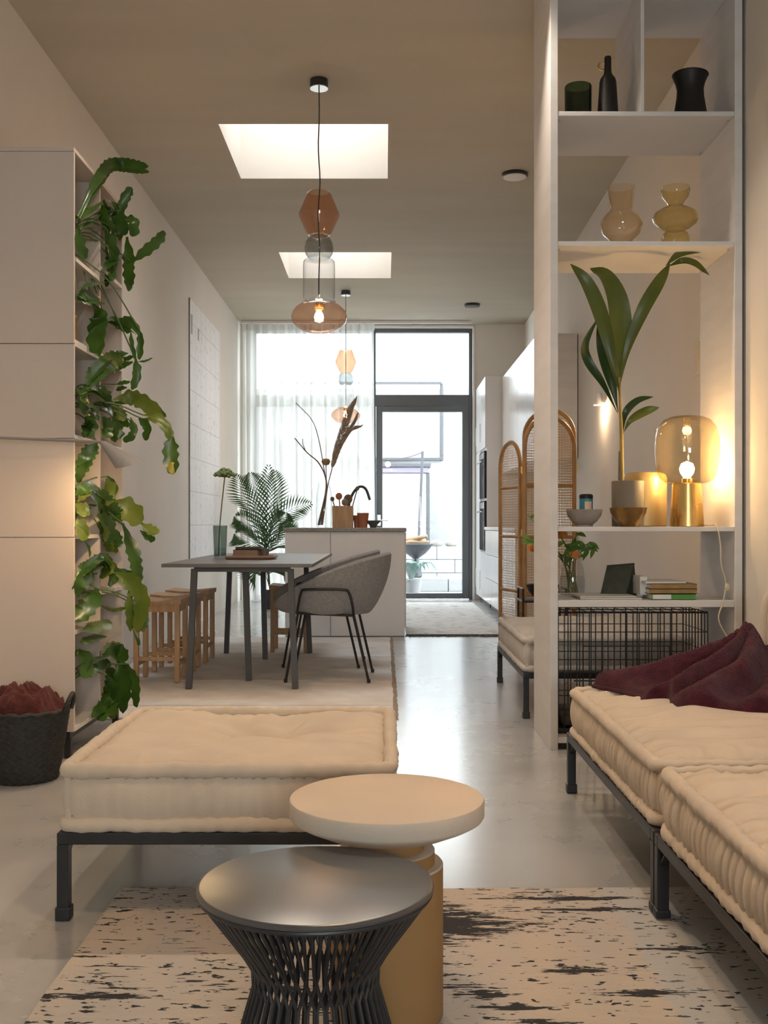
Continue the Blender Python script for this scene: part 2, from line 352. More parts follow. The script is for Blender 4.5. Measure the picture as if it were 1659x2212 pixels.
def bladestrip(pts, width, n=14, twist=0.0, fold=0.25, scal=0.0, scaln=6, prof=None, facing=(0, -1, 0), seed=0.0):
    """a leaf along a path: width profile, V fold along the midrib, scalloped margin"""
    P = crom(pts, n); mb = MB(); rows = []
    for i, p in enumerate(P):
        s = i/(n-1); t = (P[min(i+1, n-1)]-P[max(i-1, 0)]).normalized(); fv = Vector(facing)
        a = t.cross(fv)
        if a.length < 0.05: a = t.cross(Vector((1, 0, 0.3)))
        a.normalize(); b = a.cross(t).normalized(); an = twist*(0.4+s)+0.25*ns(s*2, seed)
        a, b = a*math.cos(an)+b*math.sin(an), b*math.cos(an)-a*math.sin(an)
        wv = (prof(s) if prof else math.sin(PI*min(1, 0.06+s*0.97))**0.7)*width/2
        wl = wv*(1+scal*math.sin(s*scaln*2*PI+seed)); wr = wv*(1+scal*math.sin(s*scaln*2*PI+2.2+seed))
        wob = 0.12*width*math.sin(s*9+seed)
        rows.append([p-a*wl+b*(fold*wl+wob*0.4), p-a*wl*0.5+b*fold*wl*0.3, p, p+a*wr*0.5+b*fold*wr*0.3, p+a*wr+b*(fold*wr-wob*0.4)])
    mb.quadgrid(rows); return mb
# ================================================================== the setting
XL = -1.89; YB = 13.84; YF = -2.2; ZC = 3.63
def xr(y): return 1.71+(y-5.25)*(1.85-1.71)/(YB-5.25)
struct('floor', MB().box(-2.1, 2.1, YF-0.2, YB+0.02, -0.2, 0.0), 'polished_concrete', 'polished grey concrete floor')
struct('wall_left', MB().box(XL-0.2, XL, YF-0.2, YB+0.2, 0, 4.4), 'wall_paint', 'warm beige plastered wall')
struct('wall_right', MB().prism([(1.60, YF-0.2), (1.60, 5.2), (1.71, 5.2), (1.71, 5.25), (1.85, YB), (2.1, YB), (2.1, YF-0.2)], 'z', 0, ZC+0.1), 'wall_paint', 'warm beige wall beside the sofa and behind the bookcase')
OX0, OX1, OZ1 = -1.75, 1.165, 3.585
struct('wall_back', MB().box(-2.0, OX0, YB, YB+0.25, 0, ZC+0.1).box(OX1, 2.1, YB, YB+0.25, 0, ZC+0.1).box(OX0, OX1, YB, YB+0.25, OZ1, ZC+0.1).box(OX0, OX1, YB, YB+0.25, -0.2, 0.0), 'wall_paint', 'garden wall around the tall window')
struct('wall_front', MB().box(-2.0, -0.1, YF-0.2, YF, 0, ZC+0.1).box(1.1, 2.1, YF-0.2, YF, 0, ZC+0.1).box(-0.1, 1.1, YF-0.2, YF, 1.85, ZC+0.1).box(-0.1, 1.1, YF-0.2, YF, 0, 0.85), 'wall_paint')
SK = [(-1.09, 0.026, 6.91, 8.0), (-1.02, 0.07, 10.17, 11.24)]
xs = [-2.1, SK[0][0], SK[0][1], 2.1]
cm = MB(); y0 = YF-0.2
for (a, b, c, d) in SK:
    q = 0.012; cm.box(-2.1, 2.1, y0, c-q, ZC, ZC+0.12).box(-2.1, a-q, c-q, d+q, ZC, ZC+0.12).box(b+q, 2.1, c-q, d+q, ZC, ZC+0.12); y0 = d+q
cm.box(-2.1, 2.1, y0, YB+0.25, ZC, ZC+0.12)
struct('ceiling', cm, 'ceiling_paint', 'taupe painted ceiling with two skylights')
for i, (a, b, c, d) in enumerate(SK):
    t = 0.004; h = 4.55
    struct('trim_%d' % (i+1), MB().box(a-q, a, c-q, d+q, ZC, h).box(b, b+q, c-q, d+q, ZC, h).box(a, b, c-q, c, ZC, h).box(a, b, d, d+q, ZC, h), 'shaft_paint', 'white plastered skylight shaft')
    wn = struct('window_%d' % (i+3), MB().box(a-0.08, b+0.08, c-0.08, c-0.02, h, h+0.07).box(a-0.08, b+0.08, d+0.02, d+0.08, h, h+0.07).box(a-0.08, a-0.02, c-0.02, d+0.02, h, h+0.07).box(b+0.02, b+0.08, c-0.02, d+0.02, h, h+0.07), 'white_matt', 'skylight frame')
    obj('pane', MB().box(a-0.02, b+0.02, c-0.02, d+0.02, h+0.03, h+0.036), 'skylight_glass', wn)
# garden window: grey aluminium frame, transom, door
fr = MB(); yA, yB2 = YB+0.06, YB+0.16; XM = -0.17
def fb(x0, x1, z0, z1, ya=yA, yb=yB2): fr.box(x0, x1, ya, yb, z0, z1, 0.006)
fb(OX1-0.045, OX1, 0, OZ1); fb(OX0, OX0+0.05, 0, OZ1); fb(OX0+0.05, OX1-0.045, OZ1-0.05, OZ1); fb(OX0+0.05, OX1-0.045, 2.56, 2.71); fb(XM, XM+0.06, 0.0, 2.56); fb(XM, XM+0.06, 2.71, OZ1-0.05)
fb(OX0+0.05, XM, 0, 0.06)
w1 = struct('window_1', fr, 'alu_frame', 'tall grey aluminium garden window')
obj('pane', MB().box(XM+0.06, OX1-0.045, YB+0.105, YB+0.113, 2.71, OZ1-0.05), 'dimmed_glass', w1)
obj('pane', MB().box(OX0+0.05, XM, YB+0.105, YB+0.113, 2.71, OZ1-0.05), 'dimmed_glass', w1)
obj('pane', MB().box(OX0+0.05, XM, YB+0.105, YB+0.113, 0.06, 2.56), 'dimmed_glass', w1)
dm = MB(); dx0, dx1 = XM+0.062, OX1-0.047
dm.box(dx0, dx0+0.085, YB+0.05, YB+0.14, 0.012, 2.555, 0.006).box(dx1-0.085, dx1, YB+0.05, YB+0.14, 0.012, 2.555, 0.006).box(dx0+0.085, dx1-0.085, YB+0.05, YB+0.14, 0.012, 0.085, 0.006).box(dx0+0.085, dx1-0.085, YB+0.05, YB+0.14, 2.485, 2.555, 0.006)
d1 = struct('door_1', dm, 'alu_frame', 'glazed grey garden door')
obj('pane', MB().box(dx0+0.085, dx1-0.085, YB+0.09, YB+0.098, 0.085, 2.485), 'dimmed_glass', d1)
obj('door_handle', MB().tube([(dx0+0.04, YB+0.03, 1.05), (dx0+0.04, YB-0.01, 1.05), (dx0+0.16, YB-0.01, 1.05)], 0.009).box(dx0+0.02, dx0+0.06, YB+0.036, YB+0.05, 0.98, 1.12), 'chrome', d1)
struct('trim_5', MB().box(OX1+0.001, OX1+0.03, YB-0.012, YB-0.001, 0, OZ1+0.02, 0.004).box(OX0, OX1+0.03, YB-0.012, YB-0.001, OZ1+0.001, OZ1+0.03, 0.004), 'white_matt', 'pale window lining')
# unseen window added behind the camera to brighten the foreground
fw = MB()
for x in (-0.1, 0.47, 1.04): fw.box(x, x+0.06, YF-0.14, YF-0.06, 0.85, 1.85, 0.005)
fw.box(-0.04, 1.04, YF-0.14, YF-0.06, 0.85, 0.91, 0.005).box(-0.04, 1.04, YF-0.14, YF-0.06, 1.79, 1.85, 0.005)
w2 = struct('window_2', fw, 'alu_frame', 'added unseen window lighting the room from behind')
for x in (-0.04, 0.53): obj('pane', MB().box(x, x+0.51, YF-0.104, YF-0.096, 0.91, 1.79), 'window_glass', w2)

# sheer curtain on a slim ceiling rail
def curtain():
    t = thing('sheer_curtain', 'white sheer curtain hanging over the left half of the garden window', 'curtain', (-0.98, 13.58, 0.015))
    x0, x1 = -1.835, -0.125; nx = 420; rows = []
    xsn = [x0+(x1-x0)*i/nx for i in range(nx+1)]
    for k in range(15):
        z = 0.015+(3.575-0.015)*k/14; q = k/14; row = []
        for x in xsn:
            ph = x*62+2.6*ns(x*2.1, 3.1)+1.2*ns(x*5, q*1.1); amp = 0.028+0.022*ns(x*3.3, 9.0)+0.012*(1-q)
            row.append((x+0.012*math.sin(ph*0.5+q*2), 13.58+amp*math.sin(ph)+0.012*ns(x*9, q*2), z))
        rows.append(row)
    obj('voile', MB().quadgrid(rows), 'sheer_voile', t, 'all')
    obj('heading_tape', MB().quadgrid([[(x, 13.575+0.022*math.sin(x*62+2.6*ns(x*2.1, 3.1)), z) for x in xsn] for z in (3.50, 3.585)]), 'sheer_voile', t, 'all')
    obj('rail', MB().box(x0-0.02, 1.13, 13.565, 13.60, 3.592, 3.622, 0.003), 'white_matt', t)
curtain()

# ================================================================== garden beyond the window (overcast, bright)
def garden():
    struct('terrace', MB().box(-7, 7, YB+0.25, 24, -0.3, -0.03), 'terrace_stone', 'pale stone terrace')
    f = thing('rear_house', 'pale rear house facade across the courtyard', 'building', (0, 21, -0.03))
    obj('wall', MB().box(-7, 6, 21, 21.3, -0.03, 3.7), 'facade_white', f)
    for (a, b, c, d) in ((-0.15, 1.03, 828, 993),):
        p = W(812, 828, 20.95); q = W(954, 990, 20.95)
        obj('cornice', MB().box(p.x-2, q.x, 20.9, 21, p.z-0.02, p.z+0.025), 'facade_trim', f)
        obj('drainpipe', MB().tube([(q.x, 20.95, p.z), (q.x, 20.95, q.z-0.05)], 0.035), 'facade_trim', f)
        obj('sill_band', MB().box(p.x-2, q.x, 20.9, 21, q.z-0.04, q.z+0.01), 'facade_trim', f)
    for (x0, x1, z0, z1) in ((-4.2, -2.6, 1.2, 2.7), (-2.2, -0.9, 1.2, 2.7)):
        wd = obj('window', MB().box(x0, x1, 20.95, 21, z0, z1), 'facade_trim', f); obj('pane', MB().box(x0+0.08, x1-0.08, 20.93, 20.95, z0+0.08, z1-0.08), 'window_glass', wd)
    a = W(813, 1008, 19.5); b = W(925, 1152, 19.5)
    s = thing('garden_shed', 'pale garden shed with dark edged door seen through the glass', 'shed', ((a.x+b.x)/2, 19.6, -0.03))
    obj('body', MB().box(a.x-1.2, b.x, 19.6, 20.6, -0.03, a.z), 'facade_white', s)
    obj('door_leaf', MB().box(a.x, b.x-0.03, 19.56, 19.6, 0.0, a.z-0.12, 0.01), 'facade_white', s)
    obj('lintel', MB().box(a.x-1.2, b.x+0.01, 19.53, 19.6, a.z-0.11, a.z-0.02), 'lilac_trim', s)
    obj('roof_edge', MB().box(a.x-1.25, b.x+0.05, 19.5, 20.65, a.z, a.z+0.06), 'facade_trim', s)
    obj('door_post', MB().box(b.x-0.03, b.x+0.03, 19.55, 19.6, -0.03, a.z-0.11), 'facade_trim', s)
    obj('door_post', MB().box(a.x-0.05, a.x, 19.55, 19.6, -0.03, a.z-0.11), 'facade_trim', s)
    # raised bed with block front
    r = thing('raised_bed', 'whitewashed block wall of a raised garden bed', 'garden wall', (0.5, 17.6, -0.03))
    for k, z in enumerate((-0.03, 0.19, 0.41)):
        for j in range(7):
            x = -1.6+j*0.62+(0.3 if k % 2 else 0)
            obj('block', MB().box(x, x+0.614, 17.5, 17.8, z, z+0.214, 0.008), 'facade_white', r)
    obj('soil_fill', MB().box(-1.5, 2.9, 17.78, 18.3, -0.03, 0.55), 'soil', r)
    rg = 'loose stones along the raised bed'
    for k in range(9):
        x = -0.2+k*0.27+random.uniform(-.02, .02); rr = random.uniform(0.07, 0.10); mb = MB()
        mb.sphere((x, 17.66+random.uniform(-.04, .06), 0.615+rr*0.62), rr, 10, 7, (1.2, 0.9, 0.66)); mb.v = [tuple(Vector(v)+0.02*Vector((ns(v[0]*9, v[1]*9, v[2]*9), ns(v[1]*9, 5+v[2]*9), 0))) for v in mb.v]
        single('stone', mb, 'rubble', 'rough loose stone lying on the raised bed wall', 'stone', True, rg)
    st = thing('garden_step', 'low pale stone step in front of the raised bed', 'step', (0.5, 16.3, -0.03))
    for j in range(5): obj('slab', MB().box(-1.6+j*0.86, -1.6+j*0.86+0.85, 16.0, 16.6, -0.03, 0.17, 0.012), 'facade_white', st)
    # agave in pot just outside the door
    c = W(888, 1250, 15.0); c.z = -0.03
    ag = thing('potted_agave', 'blue green agave in a pot outside the garden door', 'plant', (c.x, c.y, c.z))
    obj('pot', MB().lathe([(0.0, 0), (0.12, 0), (0.16, 0.25), (0.145, 0.25), (0.13, 0.22), (0, 0.22)], 20, c), 'facade_white', ag, True)
    for k in range(15):
        an = k*2.4; t = 0.35+0.6*(k/15); d = Vector((math.cos(an), math.sin(an), 0)); b = c+Vector((0, 0, 0.24))
        obj('leaf', bladestrip([b+d*0.03, b+d*0.14*t+Vector((0, 0, 0.16)), b+d*0.3*t+Vector((0, 0, 0.24)), b+d*0.42*t+Vector((0, 0, 0.13))], 0.085, 8, 0, 0.4, facing=(0, 0, 1)), 'agave_leaf', ag, True)
    c = W(898, 1180, 16.3); c.z = 0.17
    bw = thing('garden_brazier', 'dark metal fire bowl with logs on the garden step', 'fire bowl', tuple(c))
    obj('bowl', MB().lathe([(0.08, 0), (0.1, 0.02), (0.05, 0.3), (0.16, 0.38), (0.28, 0.52), (0.27, 0.53), (0.15, 0.41), (0, 0.37)], 24, c, True), 'gun_metal', bw, True)
    for k, (dx, a) in enumerate(((-0.05, 0.5), (0.06, -0.6), (0.0, 0.1))):
        obj('log', MB().tube([(c.x+dx-0.18*math.cos(a), c.y-0.05+0.04*k, c.z+0.52+0.03*k), (c.x+dx+0.18*math.cos(a), c.y+0.05-0.04*k, c.z+0.57+0.1*math.sin(a)+0.03*k)], 0.03), 'garden_timber', bw, True)
    p = W(900, 1155, 17.2); q = W(913, 975, 17.2)
    single('garden_pole', MB().tube([(p.x, 17.2, -0.03), (q.x, 17.2, q.z)], 0.022), 'facade_trim', 'thin dark pole leaning upright in the courtyard', 'pole', True)
    sl = thing('string_light', 'string light with a glowing bulb strung across the courtyard', 'light', tuple(W(838, 1008, 17.2)))
    pts = [W(700, 975, 17.2), W(790, 990, 17.2), W(838, 992, 17.2), W(880, 988, 17.2), W(913, 977, 17.2)]
    obj('cable', MB().tube(crom(pts, 16), 0.008), 'facade_trim', sl, True)
    for (x, y) in ((838, 1003), (790, 1000)): obj('bulb', MB().sphere(W(x, y, 17.2), 0.045), 'spot_glow', sl, True)
garden()

# ================================================================== kitchen
def kitchen():
    t = thing('oven_tower', 'tall glossy white kitchen tower with two built in black ovens', 'cabinet', (1.52, 13.18, 0))
    X = 1.207; Y0, Y1 = 12.57, 13.80
    obj('body', MB().box(X+0.02, 1.80, Y0, Y1, 0.08, 2.77, 0.004), 'white_lacquer', t)
    obj('plinth', MB().box(X+0.06, 1.82, Y0+0.02, Y1, 0, 0.08), 'gun_metal', t)
    for (a, b, c, d) in ((Y0+0.003, 13.2, 1.92, 2.765), (13.206, Y1, 1.92, 2.765), (13.206, Y1, 0.083, 1.914), (Y0+0.003, 13.2, 0.083, 0.66)):
        dr = obj('door', MB().box(X, X+0.02, a, b, c, d, 0.003), 'white_lacquer', t)
        obj('handle', MB().box(X-0.012, X, b-0.05, b-0.035, c+0.1, c+0.34), 'chrome', dr)
    for (z0, z1) in ((1.31, 1.88), (0.68, 1.28)):
        ov = obj('oven', MB().box(X-0.012, X+0.02, Y0+0.02, 13.18, z0, z1, 0.004), 'oven_black', t)
        obj('handle', MB().tube([(X-0.045, Y0+0.08, z1-0.13), (X-0.045, 13.12, z1-0.13)], 0.009), 'chrome', ov, True)
        obj('control_strip', MB().box(X-0.016, X-0.012, Y0+0.04, 13.16, z1-0.09, z1-0.02), 'chrome', ov)
    b = thing('base_cabinet', 'glossy white kitchen base cabinets below the stone worktop', 'cabinet', (1.52, 11.1, 0))
    ya, yb = 9.68, 12.562
    obj('body', MB().box(X+0.02, 1.78, ya, yb, 0.08, 0.93, 0.004), 'white_lacquer', b)
    obj('plinth', MB().box(X+0.07, 1.77, ya+0.02, yb, 0, 0.08), 'gun_metal', b)
    n = 4; wd = (yb-ya)/n
    for k in range(n):
        for (z0, z1) in ((0.085, 0.36), (0.365, 0.64), (0.645, 0.925)):
            obj('drawer_front', MB().box(X, X+0.02, ya+k*wd+0.002, ya+(k+1)*wd-0.002, z0, z1, 0.003), 'white_lacquer', b)
    single('kitchen_worktop', MB().box(X-0.01, 1.775, ya-0.01, yb, 0.93, 0.965, 0.004), 'white_matt', 'pale worktop slab on the kitchen base cabinets', 'worktop')
    u = thing('wall_cabinet', 'bright white kitchen wall cabinets hung above the worktop', 'cabinet', (1.6, 11.1, 1.6))
    obj('body', MB().box(1.43, 1.775, 9.65, 12.56, 1.6, 2.75, 0.004), 'bookcase_paint', u)
    for k in range(4): obj('door', MB().box(1.408, 1.428, 9.652+k*0.727, 9.652+(k+1)*0.727-0.004, 1.602, 2.748, 0.003), 'white_lacquer', u)
    # island
    t = thing('kitchen_island', 'white kitchen island with rough stone top behind the dining table', 'kitchen island', (-0.35, 9.75, 0))
    x0, x1, y0, y1 = -0.882, 0.183, 9.34, 10.16; xs = (714-CX)/F*9.34
    obj('end_panel', MB().box(x0, xs-0.002, y0, y0+0.03, 0.005, 0.93, 0.003), 'white_matt', t)
    obj('end_panel', MB().box(xs+0.002, x1, y0, y0+0.03, 0.005, 0.93, 0.003), 'white_matt', t)
    obj('body', MB().box(x0+0.005, x1-0.005, y0+0.03, y1, 0.0, 0.93), 'white_matt', t)
    for k in range(2): obj('door', MB().box(x1-0.005, x1+0.012, y0+0.04+k*0.39, y0+0.04+(k+1)*0.39-0.004, 0.08, 0.925, 0.003), 'white_matt', t)
    rows = []
    obj('stone_top', MB().box(x0-0.012, x1+0.014, y0-0.015, y1+0.015, 0.93, 0.966, 0.006), 'stone_counter', t)
kitchen()
# ================================================================== rugs
def rugs():
    # dining rug of sewn flat-woven strips
    m = weave('jute_rug', (0.70, 0.665, 0.63), 0.95, 60, 160, 0.15, 0.08)
    t = thing('dining_rug', 'large beige flat woven rug of sewn strips under the dining table', 'rug', (-0.8, 7.0, 0))
    ys = [5.36, 5.75, 6.68, 7.85, 9.22]
    for k in range(4):
        rows = []
        for j in range(9):
            y = ys[k]+0.008+(ys[k+1]-ys[k]-0.016)*j/8
            rows.append([(-1.80+(1.85+0.012*ns(y*5, 2))*i/30, y+0.006*ns(i*0.4, k*7), 0.008+0.003*ns(i*0.5, y*2)) for i in range(31)])
        mb = MB(); mb.quadgrid(rows); mb.quadgrid([[(p[0], p[1], 0.001) for p in r] for r in rows])
        mb.quadgrid([rows[0], [(p[0], p[1], 0.001) for p in rows[0]]]); mb.quadgrid([rows[-1], [(p[0], p[1], 0.001) for p in rows[-1]]])
        mb.quadgrid([[r[-1] for r in rows], [(r[-1][0], r[-1][1], 0.001) for r in rows]])
        obj('rug_strip', mb, 'jute_rug', t, True)
    fm = MB()
    for k in range(300):
        y = 5.37+3.84*k/300; fm.tube([(0.05, y, 0.006), (0.065+0.012*random.random(), y+random.uniform(-.008, .008), 0.004)], 0.0022, 4)
    obj('fringe', fm, 'stitch_thread', t, kind='stuff')
    # pale runner by the garden door with dark band
    mm, N, L = nt('runner_weave'); b = N['Principled BSDF']; b.inputs['Roughness'].default_value = 0.95
    tc = N.new('ShaderNodeTexCoord'); mp = N.new('ShaderNodeMapping'); mp.inputs['Scale'].default_value = (3, 14, 1); L.new(tc.outputs['Object'], mp.inputs[0])
    n = N.new('ShaderNodeTexNoise'); n.inputs['Scale'].default_value = 2.2; n.inputs['Detail'].default_value = 5; L.new(mp.outputs[0], n.inputs[0])
    r = N.new('ShaderNodeValToRGB'); r.color_ramp.elements[0].position = 0.37; r.color_ramp.elements[1].position = 0.41; r.color_ramp.elements[0].color = (0.10, 0.10, 0.10, 1); r.color_ramp.elements[1].color = (0.62, 0.61, 0.60, 1)
    L.new(n.outputs[0], r.inputs[0]); L.new(r.outputs[0], b.inputs['Base Color'])
    k = thing('kitchen_runner', 'pale runner rug with ragged black stripes leading to the garden door', 'rug', (0.62, 11.2, 0))
    obj('weave', MB().box(0.20, 1.12, 9.42, 13.3, 0.001, 0.010, 0.003), 'runner_weave', k)
    fm = MB()
    for j in range(240):
        x = 0.2+0.92*j/240; y = 9.42; q = random.uniform(0.03, 0.11)
        fm.tube([(x, y, 0.008), (x+random.uniform(-.015, .015), y-q*0.5, 0.010), (x+random.uniform(-.03, .03), y-q, 0.004)], 0.0055, 4)
    obj('fringe', fm, 'dark_binding', k, kind='stuff')
    # living room rug: cream weave with black ikat flecks
    mm, N, L = nt('ikat_weave'); b = N['Principled BSDF']; b.inputs['Roughness'].default_value = 0.95; b.inputs['Specular IOR Level'].default_value = 0.15
    tc = N.new('ShaderNodeTexCoord')
    def nz(scale, stretch, detail=3, rough=0.6):
        mp = N.new('ShaderNodeMapping'); mp.inputs['Scale'].default_value = stretch; L.new(tc.outputs['Object'], mp.inputs[0])
        q = N.new('ShaderNodeTexNoise'); q.inputs['Scale'].default_value = scale; q.inputs['Detail'].default_value = detail; q.inputs['Roughness'].default_value = rough; L.new(mp.outputs[0], q.inputs[0]); return q.outputs[0]
    def math_(op, a, bb):
        q = N.new('ShaderNodeMath'); q.operation = op
        for i, v in enumerate((a, bb)):
            if isinstance(v, (int, float)): q.inputs[i].default_value = v
            else: L.new(v, q.inputs[i])
        return q.outputs[0]
    zone = nz(1.6, (1, 1, 1), 2); fleck = nz(44, (0.75, 1.9, 1), 2, 0.5); dash = nz(9, (1, 7, 1), 4, 0.7)
    sp = N.new('ShaderNodeSeparateXYZ'); L.new(tc.outputs['Object'], sp.inputs[0])
    # ikat lozenges, object space = metres from the rug's middle
    RX, RY = 0.42, 1.75
    def ell(wx, wy, rx, ry):
        dx = math_('DIVIDE', math_('SUBTRACT', sp.outputs[0], wx-RX), rx); dy = math_('DIVIDE', math_('SUBTRACT', sp.outputs[1], wy-RY), ry)
        return math_('ADD', math_('ABSOLUTE', dx, 0), math_('ABSOLUTE', dy, 0))
    dmin = None
    for e in ((0.13, 2.60, 0.26, 0.17), (0.05, 2.25, 0.20, 0.035), (0.215, 2.215, 0.07, 0.025), (0.275, 2.155, 0.085, 0.022), (0.31, 2.09, 0.09, 0.02), (0.5, 2.78, 0.28, 0.02), (0.55, 2.70, 0.20, 0.018), (0.42, 2.33, 0.14, 0.02), (0.56, 2.22, 0.12, 0.02), (-0.62, 2.2, 0.2, 0.02), (0.44, 2.0, 0.2, 0.03), (0.1, 1.7, 0.3, 0.1), (0.7, 2.45, 0.12, 0.02)):
        v = ell(*e); dmin = v if dmin is None else math_('MINIMUM', dmin, v)
    f1 = math_('LESS_THAN', math_('ADD', dmin, math_('MULTIPLY', math_('SUBTRACT', nz(34, (0.45, 3.2, 1), 4, 0.7), 0.5), 3.6)), 0.78)
    thr = math_('ADD', 0.41, math_('MULTIPLY', math_('SUBTRACT', zone, 0.5), 0.35))
    rowm = math_('LESS_THAN', nz(3.0, (0.6, 9, 1), 3), 0.56)
    f2 = math_('MULTIPLY', math_('LESS_THAN', fleck, math_('SUBTRACT', thr, 0.04)), rowm)
    f3 = math_('MULTIPLY', math_('LESS_THAN', nz(30, (0.35, 2.4, 1), 3, 0.6), math_('SUBTRACT', thr, 0.045)), math_('LESS_THAN', nz(2.3, (0.7, 4, 1), 2), 0.46))
    fl = math_('MINIMUM', 1.0, math_('ADD', math_('ADD', f1, f2), f3))
    base = N.new('ShaderNodeValToRGB'); base.color_ramp.elements[0].position = 0.4; base.color_ramp.elements[1].position = 0.62
    base.color_ramp.elements[0].color = (0.60, 0.495, 0.40, 1); base.color_ramp.elements[1].color = (0.52, 0.465, 0.42, 1); L.new(nz(1.1, (2.2, 0.7, 1), 3), base.inputs[0])
    gz = N.new('ShaderNodeMix'); gz.data_type = 'RGBA'; gz.inputs[7].default_value = (0.50, 0.49, 0.475, 1); L.new(base.outputs[0], gz.inputs[6])
    L.new(math_('MULTIPLY', math_('LESS_THAN', math_('ABSOLUTE', math_('SUBTRACT', math_('ADD', sp.outputs[0], math_('MULTIPLY', math_('SUBTRACT', dash, 0.5), 0.12)), 0.72-RX), 0), 0.13), 0.8), gz.inputs[0])
    col = N.new('ShaderNodeMix'); col.data_type = 'RGBA'; col.inputs[7].default_value = (0.035, 0.035, 0.038, 1); L.new(gz.outputs[2], col.inputs[6]); L.new(math_('MULTIPLY', fl, 0.97), col.inputs[0])
    L.new(col.outputs[2], b.inputs['Base Color'])
    wv = N.new('ShaderNodeTexWave'); wv.bands_direction = 'Y'; wv.inputs['Scale'].default_value = 75; wv.inputs['Distortion'].default_value = 2; wv.inputs['Detail'].default_value = 2; L.new(tc.outputs['Object'], wv.inputs[0])
    bp = N.new('ShaderNodeBump'); bp.inputs['Strength'].default_value = 0.5; bp.inputs['Distance'].default_value = 0.004; L.new(wv.outputs['Fac'], bp.inputs['Height']); L.new(bp.outputs[0], b.inputs['Normal'])
    rows = []; nx, ny = 60, 60
    def rp(i, j, top=True):
        x = -0.715+2.28*i/nx; y = 0.64+2.22*j/ny
        return (x+0.004*ns(y*6, 1.0)*(1 if i in (0, nx) else 0), y+0.006*ns(x*5, 2.0), (0.010+0.003*ns(x*3, y*3)) if top else 0.001)
    mb = MB(); mb.quadgrid([[rp(i, j) for i in range(nx+1)] for j in range(ny+1)])
    for e in ([(i, 0) for i in range(nx+1)], [(i, ny) for i in range(nx+1)], [(0, j) for j in range(ny+1)], [(nx, j) for j in range(ny+1)]):
        mb.quadgrid([[rp(*q) for q in e], [rp(q[0], q[1], False) for q in e]])
    me = mesh_of('rug', mb, 'ikat_weave', True, Vector((RX, RY, 0)))
    o = bpy.data.objects.new('living_room_rug', me); COL.objects.link(o); o.location = (RX, RY, 0)
    o['label'] = 'cream flat woven rug with black ikat flecks under the round tables'; o['category'] = 'rug'
rugs()
# wall print on the left wall: large paper with printed grid
def wall_print():
    t = thing('wall_planner', 'large white paper with fine printed grid pinned to the left wall', 'poster', (XL+0.004, 11.1, 0.66))
    y0, y1, z0, z1 = 10.17, 12.05, 0.66, 3.19
    mm, N, L = nt('printed_paper'); b = N['Principled BSDF']; b.inputs['Roughness'].default_value = 0.7
    tc = N.new('ShaderNodeTexCoord'); br = N.new('ShaderNodeTexBrick'); br.offset = 0; br.inputs['Scale'].default_value = 1.0
    br.inputs['Brick Width'].default_value = 0.30; br.inputs['Row Height'].default_value = 0.33; br.inputs['Mortar Size'].default_value = 0.004
    br.inputs['Color1'].default_value = br.inputs['Color2'].default_value = (0.80, 0.81, 0.83, 1); br.inputs['Mortar'].default_value = (0.55, 0.57, 0.60, 1)
    mp = N.new('ShaderNodeMapping'); mp.inputs['Rotation'].default_value = (0, PI/2, PI/2); L.new(tc.outputs['Object'], mp.inputs[0])
    sx = N.new('ShaderNodeSeparateXYZ'); cx = N.new('ShaderNodeCombineXYZ'); L.new(tc.outputs['Object'], sx.inputs[0]); L.new(sx.outputs[1], cx.inputs[0]); L.new(sx.outputs[2], cx.inputs[1]); L.new(cx.outputs[0], br.inputs[0])
    n = N.new('ShaderNodeTexNoise'); n.inputs['Scale'].default_value = 14; n.inputs['Detail'].default_value = 6; L.new(tc.outputs['Object'], n.inputs[0])
    r = N.new('ShaderNodeValToRGB'); r.color_ramp.elements[0].position = 0.34; r.color_ramp.elements[1].position = 0.40; r.color_ramp.elements[0].color = (0.62, 0.64, 0.66, 1); r.color_ramp.elements[1].color = (1, 1, 1, 1); L.new(n.outputs[0], r.inputs[0])
    mu = N.new('ShaderNodeMix'); mu.data_type = 'RGBA'; mu.blend_type = 'MULTIPLY'; mu.inputs[0].default_value = 0.6; L.new(br.outputs[0], mu.inputs[6]); L.new(r.outputs[0], mu.inputs[7]); L.new(mu.outputs[2], b.inputs['Base Color'])
    obj('sheet', MB().box(XL+0.003, XL+0.006, y0, y1, z0, z1), 'printed_paper', t)
    obj('edge_strip', MB().box(XL+0.001, XL+0.012, y0-0.012, y0, z0, z1), 'lamp_grey', t)
    for (ya, yb, za, zb) in ((10.24, 10.32, 2.86, 3.05), (10.62, 10.68, 2.86, 2.98)):
        obj('printed_mark', MB().box(XL+0.006, XL+0.0072, ya, yb, za, zb), 'lamp_grey', t)
wall_print()
